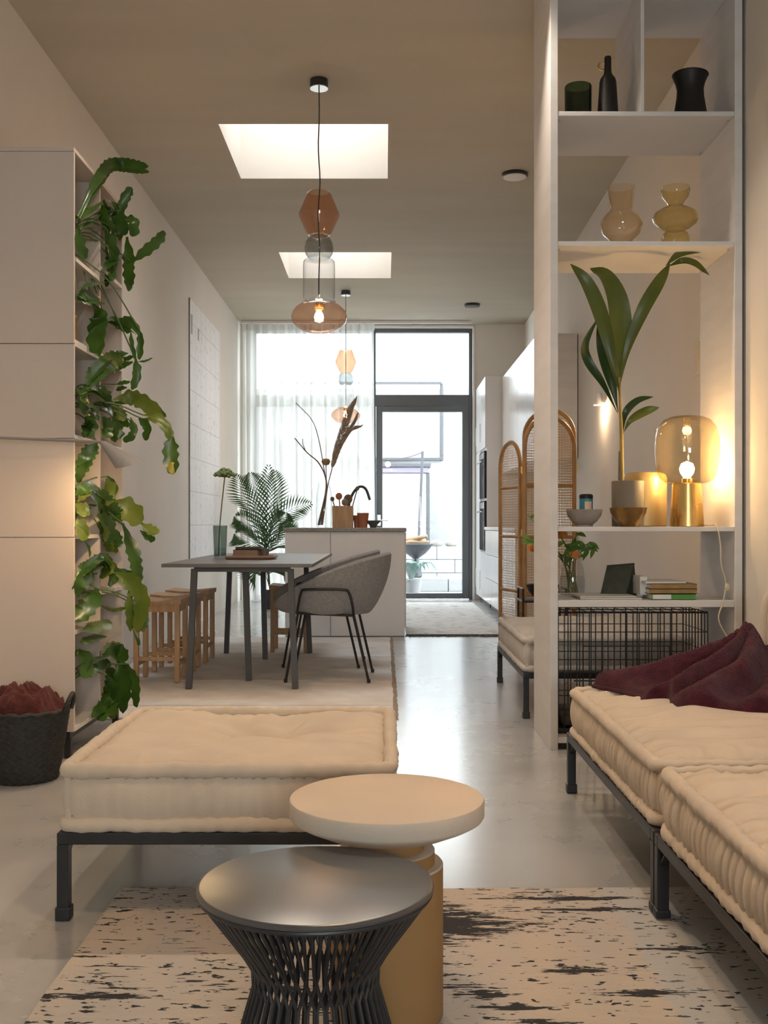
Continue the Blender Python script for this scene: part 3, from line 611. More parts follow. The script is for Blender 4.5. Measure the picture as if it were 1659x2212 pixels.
# ================================================================== left shelving cabinet (closed end panels, open side to the room)
CXF = -1.32; CY0, CYM, CY1 = 4.47, 4.88, 5.31
def cz(py): return CH-(py-CY)/F*CY0
def shelf_cabinet():
    t = thing('shelving_cabinet', 'tall beige shelving cabinet against the left wall with open side full of plants', 'cabinet', (-1.6, 4.9, 0))
    zb, zt = cz(1582), cz(326); seams = [zb, cz(1161), cz(947), cz(742), zt]
    for a, b in zip(seams, seams[1:]): obj('end_panel', MB().box(XL+0.002, CXF, CY0, CY0+0.018, a+0.0015, b-0.0015, 0.0015), 'cabinet_laminate', t)
    for y in (CYM, CY1-0.018): obj('divider', MB().box(XL+0.012, CXF-0.002, y, y+0.018, zb, zt), 'cabinet_laminate', t)
    obj('back_panel', MB().box(XL+0.002, XL+0.012, CY0+0.018, CY1, zb, zt), 'cabinet_laminate', t)
    obj('top_board', MB().box(XL+0.002, CXF, CY0, CY1, zt, zt+0.018, 0.0015), 'cabinet_laminate', t)
    near = [zb, cz(1372), cz(1165), cz(947), cz(746), cz(560)]; far = [zb, cz(1300), cz(1161), cz(947), cz(742), cz(530)]
    for lv, ya, yb in ((near, CY0+0.019, CYM-0.001), (far, CYM+0.019, CY1-0.019)):
        for k, z in enumerate(lv): obj('shelf_board', MB().box(XL+0.013, CXF-0.001, ya, yb, z, z+(0.03 if k == 4 else 0.018), 0.001), 'cabinet_edge', t)
    obj('base_frame', MB().box(XL+0.05, CXF-0.02, CY0+0.01, CY0+0.04, zb-0.03, zb).box(XL+0.05, CXF-0.02, CY1-0.04, CY1-0.01, zb-0.03, zb).box(CXF-0.05, CXF-0.02, CY0+0.04, CY1-0.04, zb-0.03, zb), 'black_metal', t)
    for x in (CXF-0.045, XL+0.06):
        for y in (CY0+0.01, CY1-0.04): obj('leg', MB().box(x, x+0.028, y, y+0.028, 0, zb-0.03, 0.002), 'black_metal', t)
    return near, far
NEAR, FAR = shelf_cabinet()

# ================================================================== bookcase room divider on the right
BX0, BX1, BY0, BY1 = 0.735, 1.585, 4.65, 5.16
def bz(py): return CH-(py-CY)/F*BY0
SH = dict(top=2.385+CH, s1=bz(240), s2=bz(521), s3=bz(1138), desk=bz(1297), foot=0.055)
def bookcase():
    t = thing('bookcase_divider', 'tall pale open bookcase dividing the room beside the sofa', 'bookcase', (1.16, 4.9, 0))
    m = 'bookcase_paint'; th = 0.034
    obj('side_panel', MB().box(BX0, BX0+th, BY0, BY1, 0, ZC-0.004, 0.002), m, t)
    obj('side_panel', MB().box(BX1-th, BX1, BY0, BY1, 0, ZC-0.004, 0.002), m, t)
    a, b = BX0+th+0.0005, BX1-th-0.0005
    for k, thk in (('s1', 0.02), ('s2', 0.02), ('s3', 0.02)): obj('shelf_board', MB().box(a, b, BY0+0.002, BY1, SH[k]-thk, SH[k], 0.0015), m, t)
    obj('shelf_board', MB().box(a, b, BY0+0.002, BY1, SH['top'], SH['top']+0.03, 0.0015), m, t)
    obj('desk_board', MB().box(a, b, BY0+0.002, BY1, SH['desk']-0.03, SH['desk'], 0.002), m, t)
    obj('base_board', MB().box(a, b, BY0+0.002, BY1, 0.03, 0.055, 0.0015), m, t)
    obj('plinth', MB().box(a, b, BY0+0.03, BY0+0.05, 0.0, 0.03), 'black_metal', t)
    xd = (1388-CX)/F*BY0
    obj('divider', MB().box(xd-0.008, xd+0.008, BY0+0.002, BY1, SH['s1']+0.0005, SH['top']-0.0005, 0.0015), m, t)
    for z in (SH['s1'], SH['s2']):
        for x in (a+0.012, b-0.012):
            for y in (BY0+0.05, BY1-0.05): obj('shelf_pin', MB().tube([(x, y, z-0.028), (x, y, z-0.0205)], 0.006), 'chrome', t, True)
bookcase()

# ================================================================== mattresses on black steel frames
def rrect(Wd, D, r, n=10, step=0.012):
    """points of a rounded rectangle centred at the origin, with running length"""
    pts = []
    cs = [(Wd/2-r, D/2-r, 0), (-Wd/2+r, D/2-r, PI/2), (-Wd/2+r, -D/2+r, PI), (Wd/2-r, -D/2+r, 1.5*PI)]
    for k in range(4):
        cx_, cy_, a0 = cs[k]
        for i in range(n): a = a0+PI/2*i/(n-1); pts.append(Vector((cx_+r*math.cos(a), cy_+r*math.sin(a), 0)))
        nx_, ny_, na = cs[(k+1) % 4]; e = Vector((nx_+r*math.cos(na), ny_+r*math.sin(na), 0)); L0 = (e-pts[-1]).length; m = max(1, int(L0/step)); s0 = pts[-1].copy()
        for i in range(1, m): pts.append(s0.lerp(e, i/m))
    return pts
def mattress(t, cx_, cy_, zb, Wd, D, h, tufts, seed, mat='cream_canvas', corner_rolls=True, pleat=0.012, roll_mat=None, dome=0.022):
    P = rrect(Wd-0.02, D-0.02, 0.035); n = len(P); run = [0.0]
    for i in range(1, n): run.append(run[-1]+(P[i]-P[i-1]).length)
    body = MB(); rows = []
    for k in range(9):
        q = k/8; row = []
        for i, p in enumerate(P):
            nrm = Vector((p.x/(Wd/2), p.y/(D/2), 0)); nrm = Vector((nrm.x**5, nrm.y**5, 0)); nrm = nrm.normalized() if nrm.length > 1e-6 else Vector((0, 0, 0))
            s = run[i]; amp = pleat*(0.9+0.6*ns(s*3, seed))
            d = 0.016*math.sin(PI*q)+amp*(abs(math.sin(s*PI/0.036+2.5*ns(s*7, seed, 3)))*2-1.2+0.5*ns(s*20, q*1.5, seed))*math.sin(PI*q)**0.5
            row.append((cx_+p.x+nrm.x*d, cy_+p.y+nrm.y*d, zb+0.012+(h-0.02)*q))
        rows.append(row)
    body.quadgrid(rows, True)
    nx, ny = int(Wd/0.014), int(D/0.014); rows = []
    for j in range(ny+1):
        row = []
        for i in range(nx+1):
            u = -Wd/2+0.012+(Wd-0.024)*i/nx; v = -D/2+0.012+(D-0.024)*j/ny
            ex = Wd/2-abs(u); ey = D/2-abs(v); e = min(ex, ey)
            z = h-0.010+0.020*smooth01((e-0.006)/0.07)+dome*smooth01((e-0.03)/0.26)
            z += 0.014*ns(u*4, v*6, seed)*smooth01(e/0.1)+0.016*ns(u*3, v*13, seed+4)*smooth01(e/0.12)+0.006*ns(u*7, v*24, seed+9)*smooth01(e/0.08)
            fade = math.exp(-((e-0.03)/0.10)**2)*smooth01((e-0.01)/0.02)
            c = v if ex < ey else u
            z += 0.2*pleat*fade*math.sin(c*2*PI/0.042+3*ns(c*6, seed, e*2))+(0.006+0.9*pleat)*fade*ns(c*34, e*3, seed)
            for (a, b, sc) in tufts:
                r = math.hypot((u-a)*0.85, v-b); th = math.atan2(v-b, u-a)
                z -= sc*0.056*math.exp(-(r/0.075)**1.2)+sc*0.026*math.exp(-(r/0.19)**2); z -= sc*0.030*math.exp(-((r-0.13)/0.10)**2)*(0.5+0.5*math.sin(th*6+seed+1.5*ns(r*6, th)))
            row.append((cx_+u, cy_+v, zb+z))
        rows.append(row)
    body.quadgrid(rows)
    o = obj('mattress', body, mat, t, 'all')
    rm = roll_mat or mat
    for zz in (h-0.006, 0.016):
        pts = []; rr = []
        for i, p in enumerate(P):
            s = run[i]; wv = 0.004*ns(s*6, seed, zz*9); pts.append(Vector((cx_+p.x*(1+0.004/Wd), cy_+p.y*(1+0.004/D), zb+zz+wv+0.003*ns(s*17, zz*31))))
            rr.append(0.019*(1+0.10*math.sin(s*2*PI/0.045+2*ns(s*5, seed))+0.22*ns(s*14, seed, zz)))
        mb = MB(); mb.tube(pts, rr, 10, True); obj('rolled_edge', mb, rm, o, 'all')
        sm = MB()
        for i in range(0, n, 2):
            p = P[i]; out = 1.0+0.012/Wd; dz = -0.021 if zz > 0.05 else 0.021
            a = Vector((cx_+p.x*out, cy_+p.y*(1.0+0.012/D), zb+zz+dz)); q = P[(i+1) % n]; b = Vector((cx_+q.x*out, cy_+q.y*(1.0+0.012/D), zb+zz+dz+0.002))
            sm.tube([a, b], 0.0014, 4)
        obj('stitching', sm, 'stitch_thread', o)
    if corner_rolls:
        for sx in (-1, 1):
            for sy in (-1, 1):
                x = cx_+sx*(Wd/2-0.022); y = cy_+sy*(D/2-0.022)
                pts = [Vector((x+0.003*ns(k*1.3, sx), y+0.003*ns(k*1.7, sy), zb+0.016+(h-0.022)*k/12)) for k in range(13)]
                obj('rolled_edge', MB().tube(pts, [0.0165*(1+0.1*ns(k*2.1, sx, sy)) for k in range(13)], 10), rm, o, 'all')
    for (a, b, sc) in tufts:
        obj('tuft_button', MB().sphere((cx_+a, cy_+b, zb+h+0.022-sc*0.056), 0.010, 10, 6, (1, 1, 0.5)), 'stitch_thread', o, True)
def steel_frame(t, x0, x1, y0, y1, z, brace=True):
    w_ = 0.03
    obj('frame_rail', MB().box(x0, x1, y0, y0+w_, z-w_, z, 0.003), 'black_metal', t); obj('frame_rail', MB().box(x0, x1, y1-w_, y1, z-w_, z, 0.003), 'black_metal', t)
    obj('frame_rail', MB().box(x0, x0+w_, y0+w_, y1-w_, z-w_, z, 0.003), 'black_metal', t); obj('frame_rail', MB().box(x1-w_, x1, y0+w_, y1-w_, z-w_, z, 0.003), 'black_metal', t)
    for k in range(5):
        y = y0+(y1-y0)*(k+1)/6; obj('slat', MB().box(x0+w_, x1-w_, y-0.02, y+0.02, z-0.022, z-0.006), 'black_metal', t)
    for sx, x in ((1, x0), (-1, x1-w_)):
        for sy, y in ((1, y0), (-1, y1-w_)):
            zf = 0.014 if (x > -0.72 and y < 2.86) else 0.0
            lg = obj('leg', MB().box(x, x+w_, y, y+w_, 0.02, z-w_, 0.002), 'black_metal', t)
            obj('foot', MB().box(x-0.004, x+w_+0.004, y-0.004, y+w_+0.004, zf, 0.035, 0.004), 'black_metal', lg)
            if brace:
                c = Vector((x+w_/2, y+w_/2, z-0.085)); obj('brace', MB().bar(c, c+Vector((0, sy*0.085, 0.075)), 0.016, 0.006), 'black_metal', lg)
def seating():
    t = thing('daybed_ottoman', 'square beige tufted mattress ottoman on a black steel frame', 'ottoman', (-0.40, 3.07, 0))
    steel_frame(t, -0.825, 0.03, 2.645, 3.49, 0.222)
    mattress(t, -0.397, 3.068, 0.224, 0.845, 0.83, 0.158, [(0.03, 0.10, 1.0)], 1.3, pleat=0.0045, dome=0.012)
    g = 'low sofa modules along the right wall'
    s = thing('sofa_module', 'beige mattress sofa module with burgundy throw on it, next to the bookcase', 'sofa', (1.13, 3.28, 0), group=g)
    steel_frame(s, 0.682, 1.575, 2.665, 3.93, 0.222)
    mattress(s, 1.132, 3.298, 0.224, 0.88, 1.225, 0.160, [], 5.1, corner_rolls=False)
    s = thing('sofa_module', 'beige mattress sofa module nearest the camera at the right edge', 'sofa', (1.13, 2.0, 0), group=g)
    steel_frame(s, 0.682, 1.575, 1.39, 2.655, 0.222)
    mattress(s, 1.132, 2.023, 0.224, 0.88, 1.225, 0.160, [], 8.7, corner_rolls=False)
    # back cushion against the right wall
    c = thing('back_cushion', 'beige mattress back cushion propped against the right wall on the sofa', 'cushion', (1.5, 3.35, 0.42))
    b = MB(); rows = []
    for k in range(25):
        q = k/24; row = []
        for i in range(60):
            a = 2*PI*i/60; ex, ez = 0.075, 0.16
            x = math.copysign(abs(math.cos(a))**0.6, math.cos(a))*ex; z = math.copysign(abs(math.sin(a))**0.6, math.sin(a))*ez
            f = min(1, 0.25+1.6*math.sin(PI*q)**0.5*0.5+0.1); pl = 0.006*math.sin(q*2*PI*26)*abs(math.sin(a))
            row.append((1.495+x*(0.85+0.15*math.sin(PI*q)**0.5)+pl*0.5, 2.75+1.2*q, 0.595+z*(0.9+0.1*math.sin(PI*q)**0.4)+pl))
        rows.append(row)
    b.quadgrid(rows, True); b.f.append(tuple(range(60))); b.f.append(tuple(24*60+i for i in range(60)))
    o = obj('pad', b, 'cream_canvas', c, 'all')
    for y in (2.76, 3.945):
        pts = []
        for i in range(60):
            a = 2*PI*i/60; pts.append((1.495+math.copysign(abs(math.cos(a))**0.55, math.cos(a))*0.068, y, 0.595+math.copysign(abs(math.sin(a))**0.55, math.sin(a))*0.148))
        obj('rolled_edge', MB().tube(pts, 0.018, 10, True), 'cream_canvas', o, 'all')
    # grey bench behind the bookcase
    g2 = thing('daybed_bench', 'grey mattress bench with dark piping behind the bookcase', 'bench', (1.15, 6.05, 0))
    steel_frame(g2, 0.715, 1.60, 5.40, 6.65, 0.235)
    mattress(g2, 1.158, 6.025, 0.237, 0.87, 1.23, 0.165, [(-0.1, 0.0, 0.8)], 11.0, 'grey_canvas', pleat=0.005)
seating()

# burgundy throw: folded cloth thrown over the far sofa module
def throw():
    t = thing('knitted_throw', 'crumpled burgundy knitted throw lying on the sofa', 'blanket', (1.18, 3.6, 0.39))
    c = Vector((1.27, 3.72)); out = []
    # outline of the cloth on the seat (angle -> radius), from the peak
    ol = [(0.765, 3.86), (0.84, 3.72), (0.885, 3.60), (0.875, 3.52), (0.935, 3.49), (0.93, 3.38), (0.97, 3.30), (1.10, 3.28), (1.25, 3.27), (1.40, 3.28), (1.50, 3.30), (1.50, 3.50), (1.49, 3.70), (1.46, 3.88), (1.30, 3.89), (1.10, 3.885), (0.92, 3.89)]
    ring = crom([Vector((a, b, 0)) for a, b in ol+[ol[0]]], 260); nr = 46; rows = []
    rid = [([(1.31, 3.75), (1.12, 3.73), (0.96, 3.79), (0.80, 3.86)], 0.20, 0.035, 0.055), ([(1.28, 3.71), (1.16, 3.60), (1.03, 3.52), (0.93, 3.50)], 0.20, 0.05, 0.045), ([(1.29, 3.66), (1.20, 3.50), (1.07, 3.40), (0.98, 3.335)], 0.19, 0.055, 0.05),
           ([(1.34, 3.64), (1.30, 3.46), (1.20, 3.33)], 0.14, 0.05, 0.05), ([(1.42, 3.76), (1.47, 3.55), (1.42, 3.33)], 0.16, 0.06, 0.055), ([(1.12, 3.60), (1.05, 3.60), (0.95, 3.64)], 0.09, 0.03, 0.03)]
    RD = [(crom([Vector((a, b, 0)) for a, b in L], 24), h0, h1, wd) for L, h0, h1, wd in rid]
    def hgt(x, y):
        wx = x+0.02*ns(x*8, y*8, 1); wy = y+0.02*ns(x*8, y*8, 6); v = Vector((wx, wy, 0)); h = 0.05*max(0, 1-math.hypot(x-1.27, y-3.6)/0.42)
        for P, h0, h1, wd in RD:
            bi = min(range(24), key=lambda k: (P[k]-v).length_squared); dd = (P[bi]-v).length; f = bi/23
            g = (h0+(h1-h0)*f**0.8)*math.exp(-(dd/(wd*1.25))**2); h = max(h, g)+0.10*min(h, g)
        return h+0.012*ns(x*9, y*9)+0.004*ns(x*24, y*20, 2)
    for k in range(nr+1):
        q = k/nr; row = []
        for i, p in enumerate(ring[:-1]):
            x = c.x+(p.x-c.x)*q; y = c.y+(p.y-c.y)*q; h = hgt(x, y)
            edge = math.sqrt(max(0, 1-(1-smooth01((1-q)/0.07))**2)); z = 0.413+(h+0.018)*edge-0.008*q
            row.append((x+0.012*ns(x*12, y*12, 5)*q, y+0.012*ns(x*12, y*12, 8)*q, z))
        rows.append(row)
    mb = MB(); mb.quadgrid(rows, True); cl = obj('cloth', mb, 'burgundy_knit', t, 'all')
    obj('hem', MB().tube([Vector(p)+Vector((0, 0, 0.001)) for p in rows[-1]], 0.008, 8, True), 'burgundy_knit', t, 'all')
throw()

# ================================================================== round side tables
def side_tables():
    c = (0.005, 2.125); r = 0.197; zt = 0.45
    t = thing('pedestal_table', 'round plaster side table with thick pale top on a tan stepped column', 'table', (c[0], c[1], 0.011))
    o = (c[0], c[1], 0)
    obj('table_top', MB().lathe([(0.0, 0.372), (0.075, 0.372), (0.09, 0.373), (0.14, 0.386), (0.180, 0.404), (0.194, 0.412), (r, 0.417), (r, 0.443), (r-0.002, 0.448), (r-0.006, zt), (0, zt)], 96, o), 'plaster_stone', t, True)
    obj('neck', MB().lathe([(0.076, 0.33), (0.076, 0.374)], 64, o), 'mustard_clay', t, True)
    obj('collar', MB().lathe([(0.097, 0.3435), (0.097, 0.29)], 64, o), 'mustard_clay', t, True); obj('collar_ring', MB().lathe([(0.0755, 0.346), (0.094, 0.346), (0.0972, 0.3434)], 64, o), 'plaster_stone', t, True)
    obj('column', MB().lathe([(0, 0.011), (0.112, 0.011), (0.114, 0.015), (0.114, 0.315)], 72, o), 'mustard_clay', t, True); obj('column_rim', MB().lathe([(0.1142, 0.314), (0.112, 0.318), (0.0968, 0.318)], 72, o), 'plaster_stone', t, True)
    c = (-0.115, 1.766); r = 0.1985; zt = 0.40
    t = thing('wire_table', 'round black side table with hourglass wire base in front', 'table', (c[0], c[1], 0.011)); o = (c[0], c[1], 0)
    obj('table_top', MB().lathe([(0, 0.389), (r-0.004, 0.389), (r-0.001, 0.391), (r, 0.395), (r-0.002, 0.3985), (r-0.006, zt), (0, zt)], 110, o), 'tabletop_steel', t, True)
    for (rr, z) in ((r-0.006, 0.386), (0.165, 0.0165)):
        obj('ring', MB().tube([(c[0]+rr*math.cos(2*PI*k/80), c[1]+rr*math.sin(2*PI*k/80), z) for k in range(80)], 0.0045, 8, True), 'black_metal', t, True)
    n = 44
    for s in (-1, 1):
        tw = s*0.11
        pts = [Vector(((r-0.006), 0, 0.386)), Vector((0.124*math.cos(tw*0.1), 0.124*math.sin(tw*0.1), 0.292)), Vector((0.106*math.cos(tw*0.6), 0.106*math.sin(tw*0.6), 0.262)), Vector((0.104*math.cos(tw*1.5), 0.104*math.sin(tw*1.5), 0.228)), Vector((0.165*math.cos(tw*1.5), 0.165*math.sin(tw*1.5), 0.0165))]
        me = mesh_of('wire', MB().tube(pts, 0.0031, 6), 'black_metal', True)
        for k in range(n): child('wire', me, t, (0, 0, -0.011), (0, 0, 2*PI*(k+(0.25 if s > 0 else -0.25))/n))
side_tables()

# ================================================================== dining table, stools, tub chairs
def dining():
    t = thing('dining_table', 'grey dining table on two black three legged trestles', 'table', (-0.88, 7.35, 0.011))
    obj('table_top', MB().box(-1.325, -0.425, 6.24, 8.55, 0.742, 0.764, 0.003), 'table_grey', t)
    def trestle(xa, xb, xm, yo, yi):
        tr = obj('trestle_rail', MB().bar((xa+0.03, yo+0.02*(1 if yi > yo else -1), 0.727), (xb-0.03, yo+0.02*(1 if yi > yo else -1), 0.727), 0.03, 0.03).bar((xm, yo+0.02*(1 if yi > yo else -1), 0.727), (xm, yi, 0.727), 0.03, 0.03), 'table_frame', t)
        sg = 1 if yi > yo else -1
        for p, q in (((xa, yo, 0.011), (xa+0.03, yo+0.02*sg, 0.73)), ((xb, yo, 0.011), (xb-0.03, yo+0.02*sg, 0.73)), ((xm, yi, 0.011), (xm-0.02, yi-0.02*sg, 0.73))):
            obj('leg', MB().bar(p, q, 0.036, 0.036), 'table_frame', tr)
    trestle(-1.175, -0.535, -0.855, 6.32, 6.64); trestle(-1.21, -0.57, -0.872, 8.06, 7.70)
    s = thing('wooden_stool', 'nearest oak stool on the left side of the dining table', 'stool', (-1.42, 6.69, 0.011), group='square oak stools at the dining table')
    # slightly dished seat
    n = 14; mb = MB(); rows = []
    for j in range(n+1):
        rows.append([(-0.155+0.31*i/n, -0.155+0.31*j/n, 0.519-0.012*math.cos((i/n-0.5)*PI*0.9)**2) for i in range(n+1)])
    mb.quadgrid(rows); lo = [[(p[0]*0.985, p[1]*0.985, 0.487) for p in r] for r in rows]; mb.quadgrid(lo)
    ed = lambda R: R[0]+[r[-1] for r in R[1:]]+R[-1][::-1][1:]+[r[0] for r in R[::-1][1:-1]]
    mb.quadgrid([ed(rows), ed(lo)], True); obj('seat', mb, 'oak', s, True, world=False)
    for sx in (-1, 1):
        for sy in (-1, 1): obj('leg', MB().box(sx*0.128-0.016, sx*0.128+0.016, sy*0.128-0.016, sy*0.128+0.016, 0, 0.487, 0.004), 'oak', s, world=False)
    for sx in (-1, 1):
        obj('apron', MB().box(sx*0.128-0.009, sx*0.128+0.009, -0.112, 0.112, 0.44, 0.486), 'oak', s, world=False)
        obj('apron', MB().box(-0.112, 0.112, sx*0.128-0.009, sx*0.128+0.009, 0.44, 0.486), 'oak', s, world=False)
        obj('stretcher', MB().box(sx*0.128-0.009, sx*0.128+0.009, -0.112, 0.112, 0.10, 0.125), 'oak', s, world=False)
        obj('stretcher', MB().box(-0.112, 0.112, sx*0.128-0.009, sx*0.128+0.009, 0.135, 0.16), 'oak', s, world=False)
    dup(s, (-1.415, 7.17, 0.011), 0.03, 'middle oak stool on the left side of the dining table')
    dup(s, (-1.40, 7.63, 0.011), -0.02, 'farthest oak stool on the left side of the dining table')
    dup(s, (-0.735, 8.25, 0.011), 0.0, 'oak stool at the far end of the dining table in front of the island')
    # tub chair, local: faces -x, origin on floor in the middle
    ch = thing('tub_chair', 'grey felt tub chair with thin black legs, the front one at the dining table', 'chair', (-0.345, 6.79, 0.011), -0.04, 'grey tub chairs')
    nphi, nsn = 72, 22; outer = []; inner = []
    def shell(off):
        rows = []
        for k in range(nsn+1):
            q = k/nsn; row = []
            for i in range(nphi):
                ph = 2*PI*i/nphi; f = ((1+math.cos(ph))/2)
                rim = 0.462+0.335*f**0.62; seat = 0.435
                if q < 0.45:
                    u = q/0.45; r = 0.225*u; z = seat+0.012*u*u
                else:
                    u = (q-0.45)/0.55; r = 0.225+0.085*(1-(1-u)**2.2)+0.01*u; z = seat+0.012+(rim-seat-0.012)*u**1.35
                lean = max(0, math.cos(ph))*0.05*smooth01((q-0.5)*2)
                nrm = off*(1 if q > 0.4 else 0.3)
                x = (r+nrm+lean)*math.cos(ph)*(1.0 if math.cos(ph) > 0 else 1.06); y = (r+nrm)*math.sin(ph)*0.93
                row.append((x, y, z-off*(1.3 if q < 0.6 else 1.3-1.3*(q-0.6)/0.4)))
            rows.append(row)
        return rows
    A = shell(0.0); B = shell(0.022); mb = MB(); mb.quadgrid(A, True); mb.quadgrid(B, True); 
    mid = [tuple((Vector(p)+Vector(q))/2+Vector((0, 0, 0.012))) for p, q in zip(A[-1], B[-1])]
    mb.quadgrid([A[-1], mid, B[-1]], True); obj('shell', mb, 'felt_grey', ch, 'all', world=False)
    obj('seat_pad', MB().lathe([(0, 0.437), (0.19, 0.437), (0.215, 0.452), (0.205, 0.468), (0.15, 0.474), (0, 0.472)], 40, (-0.02, 0, 0)), 'felt_grey', ch, True, world=False)
    for sy in (-1, 1):
        yy = sy*0.235; yo = sy*0.262
        lp = [(-0.19, sy*0.235, 0.43), (-0.175, sy*0.285, 0.49), (-0.155, sy*0.312, 0.565), (-0.12, sy*0.322, 0.585), (0.10, sy*0.322, 0.585), (0.14, sy*0.312, 0.565), (0.16, sy*0.285, 0.49), (0.165, sy*0.235, 0.42)]
        obj('side_frame', MB().tube(crom(lp, 40), 0.0085, 8), 'black_metal', ch, True, world=False)
        obj('side_rail', MB().tube([(-0.19, yy*0.98, 0.432), (0.165, yy*0.98, 0.418)], 0.0085, 8), 'black_metal', ch, True, world=False)
        for sx, xt, xb in ((-1, -0.185, -0.262), (1, 0.16, 0.258)):
            lg = obj('leg', MB().tube([(xt, yy*0.98, 0.43), (xb, sy*0.232, 0.006)], 0.0085, 8), 'black_metal', ch, True, world=False)
            obj('glide', MB().lathe([(0.011, 0), (0.012, 0.02), (0.009, 0.022)], 10, (xb, sy*0.232, 0), True), 'black_metal', lg, True, world=False)
    dup(ch, (-0.42, 7.46, 0.011), -0.06, 'second grey felt tub chair, mostly hidden behind the front one')
dining()

# ================================================================== rattan folding screen behind the bench
def screen():
    t = thing('folding_screen', 'rattan folding screen with three arched cane panels', 'screen', (1.2, 8.2, 0))
    pan = [((0.97, 8.83), (1.095, 8.41), 1.685), ((1.105, 8.40), (1.50, 8.22), 1.915), ((1.49, 8.17), (1.05, 7.95), 1.835)]
    for (a, b, h) in pan:
        a = Vector((a[0], a[1], 0)); b = Vector((b[0], b[1], 0)); wd = (b-a).length; ex = (b-a).normalized(); r = wd/2-0.016
        def pt(u, z): return a+ex*u+Vector((0, 0, z))
        path = [(0.016, 0.0), (0.016, h-0.016-r)]+[(wd/2-r*math.cos(PI*k/18), h-0.016-r+r*math.sin(PI*k/18)) for k in range(1, 18)]+[(wd-0.016, h-0.016-r), (wd-0.016, 0.0)]
        pn = obj('panel_frame', MB().tube([pt(*p) for p in path], 0.017, 8), 'rattan', t, True)
        for z in (0.10, 0.46, 0.90, 1.30):
            obj('rail', MB().tube([pt(0.016, z), pt(wd-0.016, z)], 0.012, 8), 'rattan', pn, True)
        cw = MB(); st = 0.021; th = 0.0045
        def top(u):
            d = abs(u-wd/2); return h-0.016-r+math.sqrt(max(0, r*r-d*d))
        u = 0.03
        while u < wd-0.025:
            cw.bar(pt(u, 0.10), pt(u, top(u)), 0.002, th); u += st
        z = 0.11
        while z < h-0.02:
            zz = z-(h-0.016-r); hw = r if zz < 0 else math.sqrt(max(0, r*r-zz*zz))
            if hw > 0.02: cw.bar(pt(wd/2-hw, z), pt(wd/2+hw, z), 0.0025, th)
            z += st
        obj('cane_webbing', cw, 'cane', pn, kind='stuff')
    for (x, y) in ((1.10, 8.405), (1.495, 8.195)):
        for z in (0.3, 0.9, 1.4): obj('hinge', MB().box(x-0.01, x+0.01, y-0.012, y+0.012, z, z+0.06), 'brass', t)
screen()
# little black stand with bowl between bench and screen
def stand():
    c = W(1150, 1400, 7.2); c.z = 0
    t = thing('small_stand', 'small black metal stand with slim legs behind the bench', 'stand', tuple(c))
    obj('stand_top', MB().box(c.x-0.09, c.x+0.22, c.y-0.14, c.y+0.14, 0.47, 0.485, 0.003), 'black_metal', t)
    for sx in (-0.08, 0.21):
        for sy in (-0.13, 0.13): obj('leg', MB().tube([(c.x+sx, c.y+sy, 0), (c.x+sx, c.y+sy, 0.56)], 0.008), 'black_metal', t, True)
        obj('side_rail', MB().tube([(c.x+sx, c.y-0.13, 0.56), (c.x+sx, c.y+0.13, 0.56)], 0.008), 'black_metal', t, True)
    b = (c.x+0.07, c.y, 0.485)
    single('black_bowl', MB().lathe([(0, 0), (0.05, 0), (0.10, 0.06), (0.115, 0.10), (0.108, 0.10), (0.09, 0.06), (0, 0.02)], 32, b), 'black_ceramic', 'matt black bowl on the small stand behind the bench', 'bowl', True)
stand()

